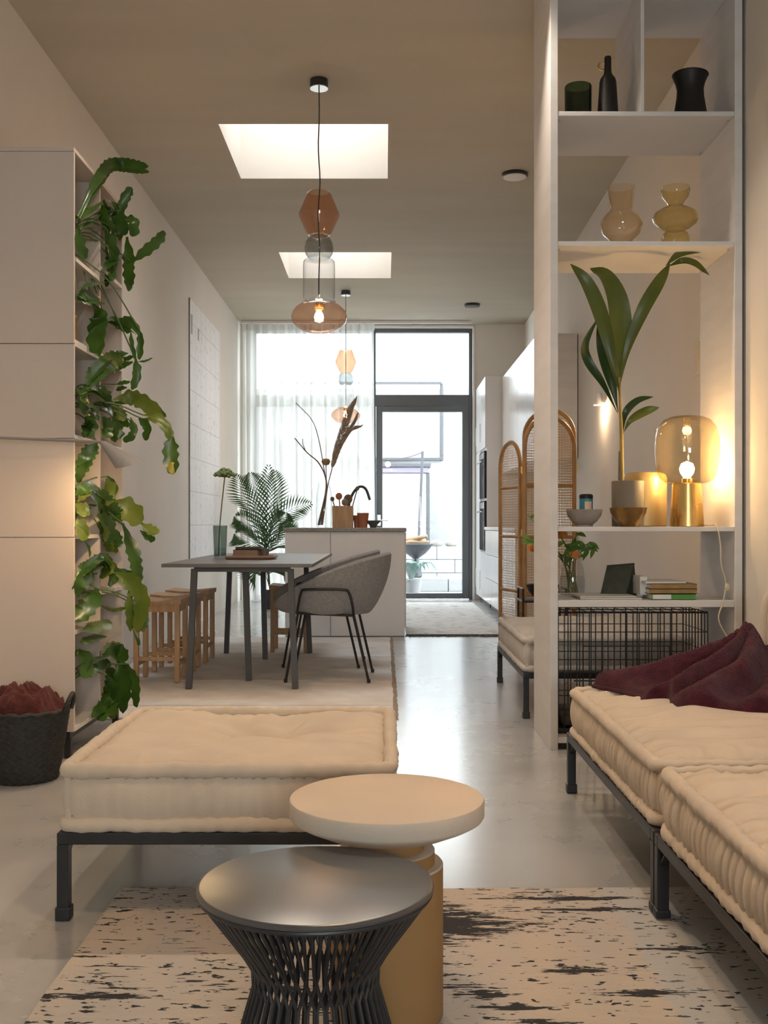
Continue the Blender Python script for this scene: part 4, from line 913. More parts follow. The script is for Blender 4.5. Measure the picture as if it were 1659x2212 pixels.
# ================================================================== basket with blanket
def basket():
    c = (-1.415, 4.13, 0)
    t = thing('wicker_basket', 'dark woven basket on the floor beside the cabinet', 'basket', c)
    nth = 96; rows = []
    prof = [(0.125, 0.0), (0.13, 0.004)]+[(0.13+0.042*(k/44)**0.9, 0.008+0.262*k/44) for k in range(45)]
    for k, (r, z) in enumerate(prof):
        rows.append([((r+0.0035*math.sin(2*PI*j/nth*24+(PI if k % 4 < 2 else 0)))*math.cos(2*PI*j/nth)+c[0], (r+0.0035*math.sin(2*PI*j/nth*24+(PI if k % 4 < 2 else 0)))*math.sin(2*PI*j/nth)*0.95+c[1], z) for j in range(nth)])
    inn = [[(c[0]+(r-0.012)*math.cos(2*PI*j/nth), c[1]+(r-0.012)*math.sin(2*PI*j/nth)*0.95, z) for j in range(nth)] for (r, z) in prof[::-1][:40]]
    mb = MB(); mb.quadgrid(rows+inn, True); mb.f.append(tuple(range(nth))); obj('body', mb, 'black_wicker', t, True)
    rr = prof[-1][0]
    obj('rim', MB().tube([(c[0]+(rr-0.004)*math.cos(2*PI*j/60), c[1]+(rr-0.004)*math.sin(2*PI*j/60)*0.95, 0.272+0.003*math.sin(j*1.7)) for j in range(60)], [0.009+0.002*math.sin(j*2.1) for j in range(60)], 8, True), 'black_wicker', t, True)
    for s in (1, -1):
        x = c[0]+s*rr; obj('handle', MB().tube(crom([(x, c[1]-0.045, 0.27), (x+s*0.012, c[1]-0.035, 0.31), (x+s*0.018, c[1], 0.335), (x+s*0.012, c[1]+0.035, 0.31), (x, c[1]+0.045, 0.27)], 18), 0.009, 8), 'black_wicker', t, True)
    b = thing('rust_blanket', 'crumpled rust red blanket stuffed in the dark basket', 'blanket', (c[0], c[1], 0.15))
    rows = []
    for k in range(26):
        q = k/25; row = []
        for j in range(90):
            a = 2*PI*j/90; r = 0.152*q; x = r*math.cos(a); y = r*math.sin(a)*0.95
            xx = x+0.03*ns(x*9, y*9, 7); yy = y+0.03*ns(x*9, y*9, 3); z = 0.275+0.075*(1-abs(ns(xx*11, yy*9, 1))*2.2)+0.03*(1-2*abs(ns(xx*22, yy*20, 4)))-0.05*q**4
            row.append((c[0]+x, c[1]+y, z))
        rows.append(row)
    rows.append([(p[0], p[1], 0.17) for p in rows[-1]])
    obj('cloth', MB().quadgrid(rows, True), 'rust_knit', b, 'all')
basket()

# ================================================================== dog crate under the desk board
def crate():
    x0, x1, y0, y1, z0, z1 = 0.785, 1.46, 4.74, 5.13, 0.075, 0.60
    t = thing('dog_crate', 'black wire dog crate in the bottom of the bookcase', 'crate', ((x0+x1)/2, (y0+y1)/2, 0.055))
    def wires(fixed, ax):
        pass
    def vert(h): return mesh_of('wire', MB().tube([(0, 0, 0), (0, 0, h)], 0.003, 5), 'black_metal', True)
    def hor(l, r=0.0022): return mesh_of('wire', MB().tube([(0, 0, 0), (l, 0, 0)], r, 5), 'black_metal', True)
    base = Vector((t.location))
    mv = vert(z1-z0); mh = hor(x1-x0); mhh = hor(x1-x0, 0.0035); md = hor(y1-y0); nW = 30
    for y, nn in ((y0, 24), (y1, 12)):
        for k in range(nn+1): child('wire', mv, t, Vector((x0+(x1-x0)*k/nn, y, z0))-base)
        for k in range(7):
            me = mhh if k in (0, 6) else mh
            child('wire', me, t, Vector((x0, y+0.004, z0+(z1-z0)*k/6))-base)
    for x in (x0, x1):
        for k in range(9): child('wire', mv, t, Vector((x, y0+(y1-y0)*k/8, z0))-base)
        for k in range(7): child('wire', md, t, Vector((x, y0, z0+(z1-z0)*k/6))-base, (0, 0, PI/2))
    for k in range(16): child('wire', md, t, Vector((x0+(x1-x0)*k/15, y0, z1))-base, (0, 0, PI/2))
    for k in range(4): child('wire', mh, t, Vector((x0, y0+(y1-y0)*k/3, z1+0.004))-base)
    dr = obj('crate_door', MB().tube([(x0+0.11, y0-0.006, z0+0.03), (x0+0.11, y0-0.006, z1-0.15), (x0+0.50, y0-0.006, z1-0.15), (x0+0.50, y0-0.006, z0+0.03)], 0.0035, 6, True), 'black_metal', t, True)
    for zz in (z0+0.26, z0+0.22): obj('latch', MB().tube([(x0+0.07, y0-0.01, zz), (x0+0.2, y0-0.01, zz)], 0.004, 6), 'black_metal', dr, True)
    obj('tray', MB().box(x0-0.004, x1+0.004, y0-0.004, y1, 0.056, 0.074, 0.004), 'black_metal', t)
    single('crate_cushion', MB().box(x0+0.02, x1-0.02, y0+0.03, y1-0.02, 0.08, 0.13, 0.02), 'dark_binding', 'flat dark cushion lying inside the dog crate', 'cushion', True)
crate()
# ================================================================== pendants and ceiling fittings
def pendant(name, label, x, y, wob):
    base = Vector((x, y, 2.12)); t = thing(name, label, 'lamp', tuple(base), group='stacked glass pendants')
    k = 6.22/F   # metres per photo pixel at the near pendant
    def z(py): return CH+(CY-py)*k
    o = (x, y, 0)
    obj('canopy', MB().lathe([(0.052, ZC-0.001), (0.054, ZC-0.045), (0.053, ZC-0.05), (0, ZC-0.05)], 40, o), 'gun_metal', t, True)
    obj('canopy_plate', MB().lathe([(0.0535, ZC-0.049), (0.0535, ZC-0.054), (0, ZC-0.054)], 40, o), 'chrome', t, True)
    pts = [Vector((x+wob*0.006*math.sin(i*0.9)*math.sin(PI*i/20), y, ZC-0.05-(ZC-0.05-z(648))*i/20)) for i in range(21)]
    obj('cable', MB().tube(pts, 0.0042, 6), 'cable_grey', t, True)
    def sh(nm, mat, prof): return obj(nm, MB().lathe([(r*k, z(py)) for r, py in prof], 56, o), mat, t, True)
    sh('faceted_shade', 'copper_glass', [(22, 415), (26, 418), (27, 421), (44, 463), (44, 467), (27, 504), (24, 509), (20, 509)])
    sh('smoke_ball', 'smoke_glass', [(18, 509), (23, 513), (29, 524), (31.5, 537), (29, 549), (23, 558), (19, 561)])
    sh('clear_cylinder', 'clear_glass', [(19, 561), (31, 562), (34, 566), (34.5, 575), (34.5, 640), (33, 648), (30, 650)])
    sh('glass_collar', 'clear_glass', [(28, 648), (36, 650), (36, 653), (28, 655)])
    sh('globe_shade', 'pink_glass', [(24, 652), (38, 656), (50, 664), (58, 674), (61, 684), (58, 696), (48, 707), (34, 715), (18, 719), (0, 720)])
    sh('socket', 'brass', [(0, 656), (10, 656), (10, 666), (7, 670), (0, 670)])
    b = obj('bulb', MB().lathe([(0.003, z(670)), (5*k, z(673)), (9*k, z(680)), (10*k, z(686)), (8*k, z(692)), (0.001, z(696))], 20, o), 'bulb_glow', t, True)
    lamp('pendant_light', (x, y, z(704)), 4, (1.0, 0.66, 0.36), 0.03, t)
pendant('glass_pendant', 'near stacked glass pendant lamp with pink globe hanging over the dining area', -0.386, 6.22, 1)
pendant('glass_pendant', 'far stacked glass pendant lamp hanging before the garden window', -0.433, 11.85, 0)
def fittings():
    p = W(1112, 378, 2.63*F/(CY-375)); 
    t = thing('ceiling_spot', 'larger round ceiling fitting above the bookcase side', 'ceiling fitting', (p.x, p.y, ZC-0.04), group='round ceiling fittings')
    o = (p.x, p.y, 0)
    obj('ring', MB().lathe([(0.096, ZC-0.001), (0.098, ZC-0.018), (0.088, ZC-0.026)], 40, o), 'gun_metal', t, True)
    obj('cover', MB().lathe([(0.088, ZC-0.018), (0.086, ZC-0.030), (0.06, ZC-0.035), (0, ZC-0.036)], 40, o), 'white_matt', t, True)
    p = W(1020, 660, 2.63*F/(CY-657))
    t = thing('ceiling_spot', 'smaller flat ceiling fitting near the kitchen window', 'ceiling fitting', (p.x, p.y, ZC-0.04), group='round ceiling fittings')
    o = (p.x, p.y, 0)
    obj('ring', MB().lathe([(0.092, ZC-0.001), (0.094, ZC-0.02), (0.085, ZC-0.03)], 40, o), 'gun_metal', t, True)
    obj('cover', MB().lathe([(0.085, ZC-0.024), (0.06, ZC-0.036), (0, ZC-0.037)], 40, o), 'taupe_pot', t, True)
    # wall sconce on the right wall, downlight
    p = W(1308, 862, 8.4); xw = xr(8.4)
    t = thing('wall_sconce', 'small white wall sconce shining down behind the bookcase', 'lamp', (xw-0.05, 8.4, p.z-0.05))
    obj('bracket', MB().box(xw-0.02, xw-0.001, 8.37, 8.43, p.z-0.03, p.z+0.04), 'white_matt', t)
    obj('shade', MB().lathe([(0.0, p.z+0.05), (0.028, p.z+0.05), (0.03, p.z+0.045), (0.034, p.z-0.05), (0.03, p.z-0.05), (0.026, p.z+0.03), (0, p.z+0.035)], 24, (xw-0.055, 8.4, 0)), 'white_matt', t, True)
    obj('bulb', MB().sphere((xw-0.055, 8.4, p.z-0.02), 0.016), 'spot_glow', t, True)
    lamp('sconce_light', (xw-0.055, 8.4, p.z-0.056), 3, (1, 0.72, 0.45), 0.02, t)
    q = W(1514, 768, 5.75); s = thing('light_switch', 'white double light switch on the right wall seen through the bookcase', 'switch', (xr(5.75)-0.01, 5.75, q.z-0.1))
    obj('plate', MB().box(xr(5.75)-0.014, xr(5.75)+0.004, 5.71, 5.79, q.z-0.11, q.z+0.07, 0.003), 'wall_paint', s)
    for dz in (-0.06, 0.02): obj('rocker', MB().box(xr(5.75)-0.018, xr(5.75)-0.013, 5.725, 5.775, q.z+dz-0.03, q.z+dz+0.03, 0.002), 'wall_paint', s)
    # arm lamp mounted on the left wall in front of the cabinet
    a = Vector((XL, 4.25, CH-(938-CY)/F*4.25)); e = W(222, 955, 4.36)
    t = thing('arm_lamp', 'grey wall lamp with long thin arm and cone shade shining on the plants', 'lamp', (XL+0.02, 4.25, a.z-0.06))
    obj('wall_plate', MB().box(XL+0.001, XL+0.018, 4.20, 4.30, a.z-0.06, a.z+0.06, 0.004), 'lamp_grey', t)
    obj('arm', MB().tube([a, e], 0.006, 8), 'lamp_grey', t, True)
    oc = W(280, 1005, 4.30); R0 = 0.058; ux = Vector((0.98, 0, 0.19)); uy = Vector((0.05, 0.97, 0.16)).normalized()
    def cone(prof): return MB().quadgrid([[e.lerp(oc, s)+(ux*math.cos(2*PI*j/40)+uy*math.sin(2*PI*j/40))*r for j in range(40)] for (s, r) in prof], True)
    obj('shade', cone([(-0.04, 0.001), (-0.04, 0.010), (0.0, 0.014), (1.0, R0), (1.0, R0-0.003), (0.08, 0.012)]), 'lamp_grey', t, True)
    obj('bulb', MB().sphere(e.lerp(oc, 0.6), 0.018), 'bulb_glow', t, True)
    lamp('arm_lamp_light', e.lerp(oc, 0.97)+Vector((0, 0, -0.01)), 3.5, (1, 0.66, 0.34), 0.02, t)
fittings()

# ================================================================== trailing cactus plants in the cabinet
def trailing():
    A = lambda L, w_: ([(x/3.686, 300+y/3.686) for x, y in L], w_/3.686)
    B = lambda L, w_: ([(x/2.602, 900+y/2.602) for x, y in L], w_/2.602)
    P1 = [A([(620, 620), (720, 420), (800, 290), (870, 200), (960, 190), (1080, 205), (1185, 220)], 80), A([(830, 470), (920, 560), (970, 680), (990, 770)], 110), A([(960, 570), (975, 510), (1010, 440), (1050, 385)], 70),
          A([(1000, 640), (1060, 670), (1055, 780)], 95), A([(1050, 985), (1130, 915), (1210, 850), (1270, 790), (1305, 730)], 85), A([(1010, 780), (1030, 950), (1030, 1060), (1040, 1175)], 105), A([(640, 640), (740, 560), (820, 500)], 60),
          A([(650, 660), (760, 650), (860, 700), (920, 850)], 55), A([(830, 700), (880, 830), (900, 950), (850, 1030)], 100), A([(650, 1190), (760, 1160), (905, 1130)], 90), A([(610, 1280), (700, 1270), (800, 1310)], 120),
          A([(740, 1320), (790, 1420), (770, 1550), (750, 1710)], 130), A([(840, 1430), (920, 1450), (1000, 1480), (1045, 1510)], 75), A([(960, 1450), (1030, 1440), (1115, 1530)], 55), A([(1110, 1520), (1120, 1620), (1110, 1760)], 55),
          A([(1040, 1530), (1050, 1640), (1080, 1760)], 35), A([(1080, 1750), (1090, 1860), (1060, 1990)], 68), A([(1095, 1775), (1160, 1770), (1215, 1745)], 24), A([(860, 860), (900, 1000), (880, 1130)], 70), A([(620, 700), (640, 850), (680, 960)], 80), A([(820, 520), (840, 640), (900, 760)], 90)]
    P2 = [A([(690, 2000), (760, 1880), (860, 1780), (985, 1745)], 140), A([(900, 1860), (980, 1810), (1060, 1780)], 50), A([(620, 2000), (700, 2080), (780, 2150)], 125), A([(900, 2080), (1040, 2060), (1130, 2090), (1290, 2190)], 120), A([(820, 1970), (850, 2080), (900, 2190)], 100),
          A([(920, 2000), (960, 1990), (1010, 1985)], 45), B([(480, 0), (505, 50), (480, 115)], 75), B([(600, 20), (640, 60), (660, 130)], 90), B([(730, 20), (750, 90), (695, 142)], 45), B([(780, 10), (830, 60), (818, 135)], 55), B([(800, -10), (880, 0), (940, 55), (965, 115)], 48),
          B([(965, 105), (960, 200), (972, 325)], 85), B([(545, 145), (490, 220), (440, 325)], 78), A([(640, 2050), (720, 2000), (820, 2060), (900, 2130)], 100), B([(560, 0), (600, 60), (590, 120)], 70), A([(760, 2100), (900, 2150), (1000, 2240)], 100)]
    P3 = [B([(430, 440), (480, 400), (545, 390)], 65), B([(600, 345), (612, 420), (590, 490)], 80), B([(490, 425), (560, 470), (610, 520), (640, 570)], 115), B([(545, 550), (600, 620), (620, 715)], 100), B([(640, 480), (720, 520), (795, 600)], 120), B([(795, 600), (850, 640), (893, 655)], 60),
          B([(690, 600), (740, 740), (760, 830), (772, 925)], 80), B([(425, 490), (470, 520), (500, 515)], 60), B([(430, 580), (460, 640), (472, 700)], 65), B([(550, 590), (590, 650), (602, 695)], 55), B([(640, 630), (665, 735)], 65), B([(470, 690), (500, 740), (505, 790)], 14), B([(560, 480), (620, 540), (700, 560)], 80)]
    P4 = [B([(420, 925), (500, 840), (580, 805), (645, 860)], 90), B([(600, 815), (635, 880), (608, 945)], 70), B([(655, 880), (740, 930), (805, 1040), (770, 1215)], 100), B([(720, 990), (730, 1100), (735, 1210)], 50), B([(545, 965), (500, 1060), (415, 1145)], 100), B([(435, 1000), (460, 930), (520, 870)], 90), B([(560, 1060), (640, 1085), (718, 1070)], 24), B([(460, 1205), (540, 1185), (630, 1165)], 68), B([(770, 1040), (800, 1120), (815, 1190)], 55), B([(740, 1180), (780, 1280), (778, 1240)], 14)]
    P5 = [B([(435, 1330), (485, 1380), (470, 1470)], 75), B([(575, 1345), (660, 1320), (715, 1370)], 90), B([(600, 1400), (640, 1480), (620, 1600), (545, 1705)], 100), B([(660, 1390), (700, 1500), (690, 1670)], 110), B([(715, 1390), (760, 1500), (768, 1635)], 65), B([(510, 1430), (560, 1400), (620, 1380)], 55), B([(600, 1450), (650, 1560), (660, 1640)], 70), B([(440, 1450), (500, 1440), (540, 1410)], 50)]
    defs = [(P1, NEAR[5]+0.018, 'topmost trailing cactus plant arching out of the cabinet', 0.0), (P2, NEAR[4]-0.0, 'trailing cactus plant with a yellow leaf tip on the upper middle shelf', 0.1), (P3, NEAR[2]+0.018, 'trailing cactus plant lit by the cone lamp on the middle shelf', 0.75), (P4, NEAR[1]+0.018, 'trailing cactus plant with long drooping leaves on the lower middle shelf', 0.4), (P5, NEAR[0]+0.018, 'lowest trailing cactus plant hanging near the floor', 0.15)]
    for k, (leaves, zp, label, pale) in enumerate(defs):
        if k == 1: zp = NEAR[3]+0.018
        pc = Vector((-1.50, 4.69, zp)); t = thing('trailing_cactus', label, 'plant', tuple(pc), group='trailing cacti in the cabinet')
        obj('pot', MB().lathe([(0, 0), (0.055, 0), (0.075, 0.13), (0.078, 0.135), (0.070, 0.135), (0.066, 0.115), (0, 0.115)], 28, pc), 'tan_pot', t, True)
        obj('soil', MB().lathe([(0.067, 0.117), (0.04, 0.121), (0, 0.122)], 20, pc), 'soil', t, True)
        top = pc+Vector((0.02, 0, 0.12))
        extra = []
        for i, (L, wpx) in enumerate(leaves):
            if i % 5 == 4 or wpx < 12 or (k == 1 and i == 11): continue
            jx, jy = random.uniform(-16, 10), random.uniform(-14, 26); extra.append(([(max(168, px+jx*(0.3+0.7*q/(len(L)-1))), py+jy) for q, (px, py) in enumerate(L)], wpx*random.uniform(0.6, 0.9)))
        for i, (L, wpx) in enumerate(leaves+extra):
            mx = sum(p[0] for p in L)/len(L); pts = []
            off = random.uniform(-0.04, 0.10)+(0.10 if i >= len(leaves) else 0)
            for (px, py) in L:
                d = 1.285*F/(CX-px); d = max(4.50, min(d, 5.02)); d += off*smooth01((px-175)/80)
                if px > 262: d -= 0.0006*(px-262)
                pts.append(W(px, py, max(4.50, d)))
            wm = wpx/F*4.75*1.05
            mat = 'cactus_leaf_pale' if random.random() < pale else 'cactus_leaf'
            if k == 1 and i == 11: mat = 'cactus_leaf'
            def prof(s): return (0.22+0.78*smooth01(s/0.35))*(1 if s < 0.72 else math.sqrt(max(0.0, 1-((s-0.72)/0.28)**2))+0.02)
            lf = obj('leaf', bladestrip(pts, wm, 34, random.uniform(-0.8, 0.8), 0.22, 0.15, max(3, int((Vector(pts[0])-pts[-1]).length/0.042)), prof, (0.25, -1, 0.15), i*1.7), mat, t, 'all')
            if k == 1 and i == 11:
                p = W(972, 0, 1); q = [Vector(v) for v in pts]
                obj('yellow_tip', bladestrip([q[-1]+(q[-2]-q[-1])*0.55+Vector((0, -0.004, 0)), q[-1]+Vector((0, -0.004, -0.004))], wm*0.62, 8, 0, 0.1, facing=(0.25, -1, 0.15)), 'cactus_leaf_yellow', lf, 'all', label='yellowed leaf tip')
            if i % 2 == 0:
                obj('stem', MB().tube(crom([top, (top+pts[0])/2+Vector((0.03, 0, 0.05)), pts[0]], 10), 0.0035, 5), 'stem_green', t, True)
trailing()
# small things on cabinet shelves
def cabinet_bits():
    z = NEAR[4]+0.03
    single('wooden_box', MB().box(-1.66, -1.40, 4.56, 4.80, z, z+0.16, 0.006), 'tan_pot', 'tan wooden box on the upper cabinet shelf behind leaves', 'box')
    for k, (y, h, m) in enumerate(((4.93, 0.22, 'paper'), (4.965, 0.19, 'book_brown'), (5.005, 0.23, 'book_dark'))):
        single('upright_book', MB().box(-1.60, -1.36, y, y+0.028, FAR[4]+0.03, FAR[4]+0.03+h, 0.002), m, ('white', 'brown', 'dark')[k]+' book standing upright on the upper far shelf of the cabinet', 'book')
cabinet_bits()

# ================================================================== things on the bookcase
def lathe_px(name, mat, label, cat, cx_px, base_py, d, prof, n=44, group=None, extra=None, base_z=None):
    """prof: (half width px, height px above base) measured in the photo at depth d"""
    k = d/F; c = W(cx_px, base_py, d)
    if base_z is not None: c.z = base_z
    if extra is None: return single(name, MB().lathe([(r*k, h*k) for r, h in prof], n, c), mat, label, cat, True, group)
    t = thing(name, label, cat, tuple(c), group=group); obj('body', MB().lathe([(r*k, h*k) for r, h in prof], n, c), mat, t, True); extra(t, c, k); return t
def bookcase_things():
    d = 4.85; s1, s2, s3, dk = SH['s1']+0.0005, SH['s2']+0.0005, SH['s3']+0.0005, SH['desk']+0.0005
    kk = F/d
    # the shelves are above eye level: standing depth fixes where the base shows
    lathe_px('green_tumbler', 'green_glass', 'dark green glass tumbler on the top shelf', 'vase', 1249, 238, 4.74, [(0, 2), (26, 1), (28.5, 3), (29.5, 66), (28.5, 70), (27.5, 66), (26, 6), (0, 6)], base_z=s1)
    def ring(t, c, k): obj('ring_handle', MB().tube([(c.x-13*k-8*k*math.cos(2*PI*i/20), c.y, c.z+113*k+8*k*math.sin(2*PI*i/20)) for i in range(20)], 1.8*k, 6, True), 'brass', t, True, label='small brass ring')
    lathe_px('black_bottle', 'black_ceramic', 'tall matt black bottle with brass ring on the top shelf', 'bottle', 1313, 238, 4.74, [(0, 0), (21.5, 0), (23, 2), (18, 78), (16, 86), (9, 96), (7.5, 106), (7.5, 130), (6.5, 134), (5, 134), (5, 120)], extra=ring, base_z=s1)
    def spout(t, c, k): obj('lip', MB().tube([(c.x+37*k*math.cos(a), c.y+37*k*math.sin(a), c.z+(97.5+1.5*math.cos(a+PI))*k) for a in [2*PI*i/40 for i in range(40)]], 1.6*k, 6, True), 'black_ceramic', t, True)
    lathe_px('black_pitcher', 'black_ceramic', 'squat matt black pitcher on the right of the top shelf', 'pitcher', 1491, 236, 4.76, [(0, 0), (35, 0), (37, 2), (33, 25), (29, 50), (28, 66), (31, 80), (36, 92), (37.5, 98), (35.5, 98), (29, 80), (26, 60), (0, 50)], extra=spout, base_z=s1)
    lathe_px('amber_vase', 'amber_glass', 'pale amber glass vase with round belly and wide neck on the second shelf', 'vase', 1342, 518, 4.78, [(0, 2), (24, 1), (25, 6), (22, 14), (26, 20), (39, 32), (45, 50), (43, 62), (34, 74), (26, 80), (24, 84), (25, 100), (29, 133)], base_z=s2)
    lathe_px('olive_vase', 'olive_glass', 'olive glass vase of stacked bulbs on the second shelf', 'vase', 1459, 518, 4.78, [(0, 2), (28, 1), (29, 5), (29, 26), (26, 33), (20, 36), (20, 40), (30, 44), (44, 54), (49, 66), (44, 77), (30, 86), (18, 90), (15, 94), (20, 102), (28, 112), (31, 124), (30, 133)], base_z=s2)
    # third shelf
    def foot(t, c, k): obj('foot_ring', MB().lathe([(17*k, 0), (19*k, 0.0), (18*k, 4*k), (16*k, 4*k)], 30, c), 'grey_ceramic', t, True)
    lathe_px('grey_bowl', 'grey_ceramic', 'grey speckled ceramic bowl on a small foot on the third shelf', 'bowl', 1262, 1134, 4.74, [(0, 4), (18, 4), (28, 12), (36, 24), (39, 37), (37.5, 37), (33, 24), (20, 12), (0, 9)], extra=foot, base_z=s3)
    lathe_px('amber_bowl', 'amber_bowl', 'dark amber hammered bowl in front of the taupe plant pot', 'bowl', 1357, 1134, 4.70, [(0, 0), (17, 0), (19, 3), (30, 15), (38, 30), (40, 41), (38, 41), (34, 28), (22, 12), (0, 7)], base_z=s3)
    def tin(t, c, k):
        obj('lid', MB().lathe([(14.5*k, 60*k), (15*k, 67*k), (12*k, 70*k), (0, 70*k)], 24, c), 'black_ceramic', t, True)
        obj('label_band', MB().quadgrid([[(c.x+14.7*k*math.cos(a), c.y+14.7*k*math.sin(a), c.z+z*k) for a in [-PI*0.62+1.1*i/12 for i in range(13)]] for z in (28, 54)]), 'tin_cream', t, True)
    lathe_px('tea_tin', 'tin_blue', 'small blue tin with black lid behind the grey bowl', 'tin', 1266, 1136, 4.93, [(0, 0), (14, 0), (14.5, 2), (14.5, 60)], extra=tin, base_z=s3)
    # plant pots and the sprouting coconut palm
    d3 = 4.86; c = W(1377, 1134, d3); c.z = s3; k = d3/F
    single('gold_planter', MB().lathe([(0, 0), (46*k, 0), (48*k, 2*k), (48*k, 108*k), (45*k, 116*k), (38*k, 120*k), (30*k, 118*k), (0, 117*k)], 44, W(1392, 1134, 5.02)*0+Vector((W(1393, 1134, 5.04).x, 5.04, s3))), 'gold_pot', 'round topped gold brown canister behind the taupe pot', 'canister', True)
    c = Vector((W(1357, 1134, 4.86).x, 4.87, s3)); k = 4.84/F
    t = thing('coconut_palm', 'potted coconut palm with broad arching leaves on the third shelf', 'plant', tuple(c))
    obj('pot', MB().lathe([(0, 0), (33*k, 0), (34*k, 2*k), (35*k, 97*k), (34*k, 99*k), (32*k, 99*k), (31*k, 85*k), (0, 84*k)], 44, c), 'taupe_pot', t, True)
    obj('soil', MB().lathe([(31*k, 86*k), (15*k, 90*k), (0, 91*k)], 20, c), 'soil', t, True)
    Q = lambda L, d: [W(1140+x/3.197, 540+y/3.197, d) for x, y in L]
    obj('stem', MB().tube(crom(Q([(648, 1600), (648, 1450), (646, 1260), (638, 1080), (634, 880)], 4.835), 24), [0.0115-0.006*i/23 for i in range(24)], 10), 'stem_yellow', t, True)
    obj('sheath', MB().tube(crom(Q([(634, 1590), (632, 1500), (630, 1390)], 4.83), 8), [0.007-0.005*i/7 for i in range(8)], 8), 'dry_twig', t, True)
    k2 = 4.84/F/3.197
    pw = lambda pk: (lambda s: (smooth01((s+0.02)/pk)**0.8)*(1 if s < pk else max(0, (1-((s-pk)/(1-pk))**2.4)))+0.015)
    Ls = [([(634, 1000), (625, 860), (570, 620), (485, 400), (385, 225), (285, 108)], 95, 0.6, 'coconut_leaf', 4.80, 0.25), ([(636, 960), (650, 760), (640, 560), (595, 350), (520, 190), (435, 125)], 150, 0.55, 'coconut_leaf', 4.85, -0.2),
          ([(634, 950), (690, 680), (780, 430), (890, 240), (985, 85)], 88, 0.6, 'coconut_leaf', 4.82, 0.3), ([(950, 110), (1020, 50), (1130, 20), (1215, 8), (1270, 22)], 48, 0.3, 'coconut_leaf', 4.80, 0.2), ([(965, 115), (1050, 90), (1150, 92), (1230, 120), (1275, 160)], 42, 0.3, 'coconut_leaf', 4.84, -0.2),
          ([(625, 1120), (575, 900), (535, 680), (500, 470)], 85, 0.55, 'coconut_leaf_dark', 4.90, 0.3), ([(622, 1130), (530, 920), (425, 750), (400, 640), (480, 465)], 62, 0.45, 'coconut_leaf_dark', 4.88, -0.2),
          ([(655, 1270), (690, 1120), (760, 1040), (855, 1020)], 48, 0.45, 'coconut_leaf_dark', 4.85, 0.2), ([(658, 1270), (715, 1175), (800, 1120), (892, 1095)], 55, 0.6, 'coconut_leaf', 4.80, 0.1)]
    for i, (L, wd, pk, mt, d, tw) in enumerate(Ls):
        n = 26; pts = Q(L, d); pts = [p+Vector((0, 0.05*math.sin(j*1.1+i), 0)) if 0 < j else p for j, p in enumerate(pts)]
        obj('leaf', bladestrip(pts, wd*k2*1.05, n, tw, 0.22, 0, 1, pw(pk), (0, -1, 0), i), mt, t, 'all')
    # brass lamp with smoked globe
    c = Vector((W(1484, 1134, 4.84).x, 4.84, s3)); k = 4.84/F
    t = thing('table_lamp', 'brass table lamp with amber glass globe glowing on the third shelf', 'lamp', tuple(c))
    obj('base', MB().lathe([(0, 0), (35*k, 0), (36*k, 1*k), (34*k, 30*k), (31*k, 92*k), (29*k, 94*k), (0, 94*k)], 56, c), 'brass', t, True)
    obj('globe', MB().lathe([(r*k, z*k) for r, z in ((30, 92), (46, 95), (58, 104), (65, 122), (69, 160), (68, 190), (62, 215), (50, 230), (34, 237), (15, 239.5), (0, 240))], 56, c), 'lamp_glass', t, True)
    obj('socket', MB().lathe([(0, 94*k), (11*k, 94*k), (11*k, 104*k), (7*k, 106*k), (0, 106*k)], 24, c), 'brass', t, True)
    obj('bulb', MB().lathe([(0.001, 104*k), (7*k, 106*k), (14*k, 116*k), (16*k, 125*k), (12*k, 136*k), (0.001, 141*k)], 24, c), 'bulb_glow', t, True)
    obj('bulb_neck', MB().tube([(c.x+3*k, c.y, c.z+141*k), (c.x+2*k, c.y, c.z+190*k), (c.x, c.y, c.z+200*k)], 1.5*k, 6), 'clear_glass', t, True)
    obj('globe_stem', MB().lathe([(0, 196*k), (6*k, 196*k), (7*k, 205*k), (6*k, 212*k), (8*k, 222*k), (6*k, 236*k), (0, 239*k)], 20, c), 'lamp_glass', t, True)
    lamp('table_lamp_light', c+Vector((0, 0, 150*k)), 1.4, (1, 0.62, 0.28), 0.03, t)
    cp = [W(1520, 1130, 4.80), W(1535, 1128, 4.72), W(1548, 1136, 4.643), W(1556, 1175, 4.62), W(1558, 1220, 4.625), W(1568, 1260, 4.64), W(1562, 1300, 4.635), W(1552, 1335, 4.62), W(1566, 1368, 4.62), W(1600, 1420, 4.62)]
    cp[0].z = s3+0.006; cp[1].z = s3+0.007; cp[2].z = s3+0.004
    obj('cord', MB().tube(crom(cp, 60), 0.0032, 6), 'cable_cream', t, True)
    obj('cord_switch', MB().sphere(W(1571, 1268, 4.64), 0.014, 10, 8, (0.8, 0.7, 1.3)), 'cable_cream', t, True)
    # desk board
    c = Vector((W(1236, 1274, 5.02).x, 5.02, dk))
    t = thing('flower_vase', 'clear glass vase of orange flowers on the desk board', 'vase', tuple(c)); k = 5.02/F
    obj('body', MB().lathe([(0, 2*k), (24*k, 1*k), (27*k, 5*k), (28*k, 30*k), (24*k, 58*k), (19*k, 72*k), (20*k, 84*k)], 40, c), 'clear_glass', t, True)
    obj('water', MB().lathe([(25*k, 4*k), (26*k, 28*k), (25*k, 40*k), (0, 40*k)], 30, c), 'water', t, True)
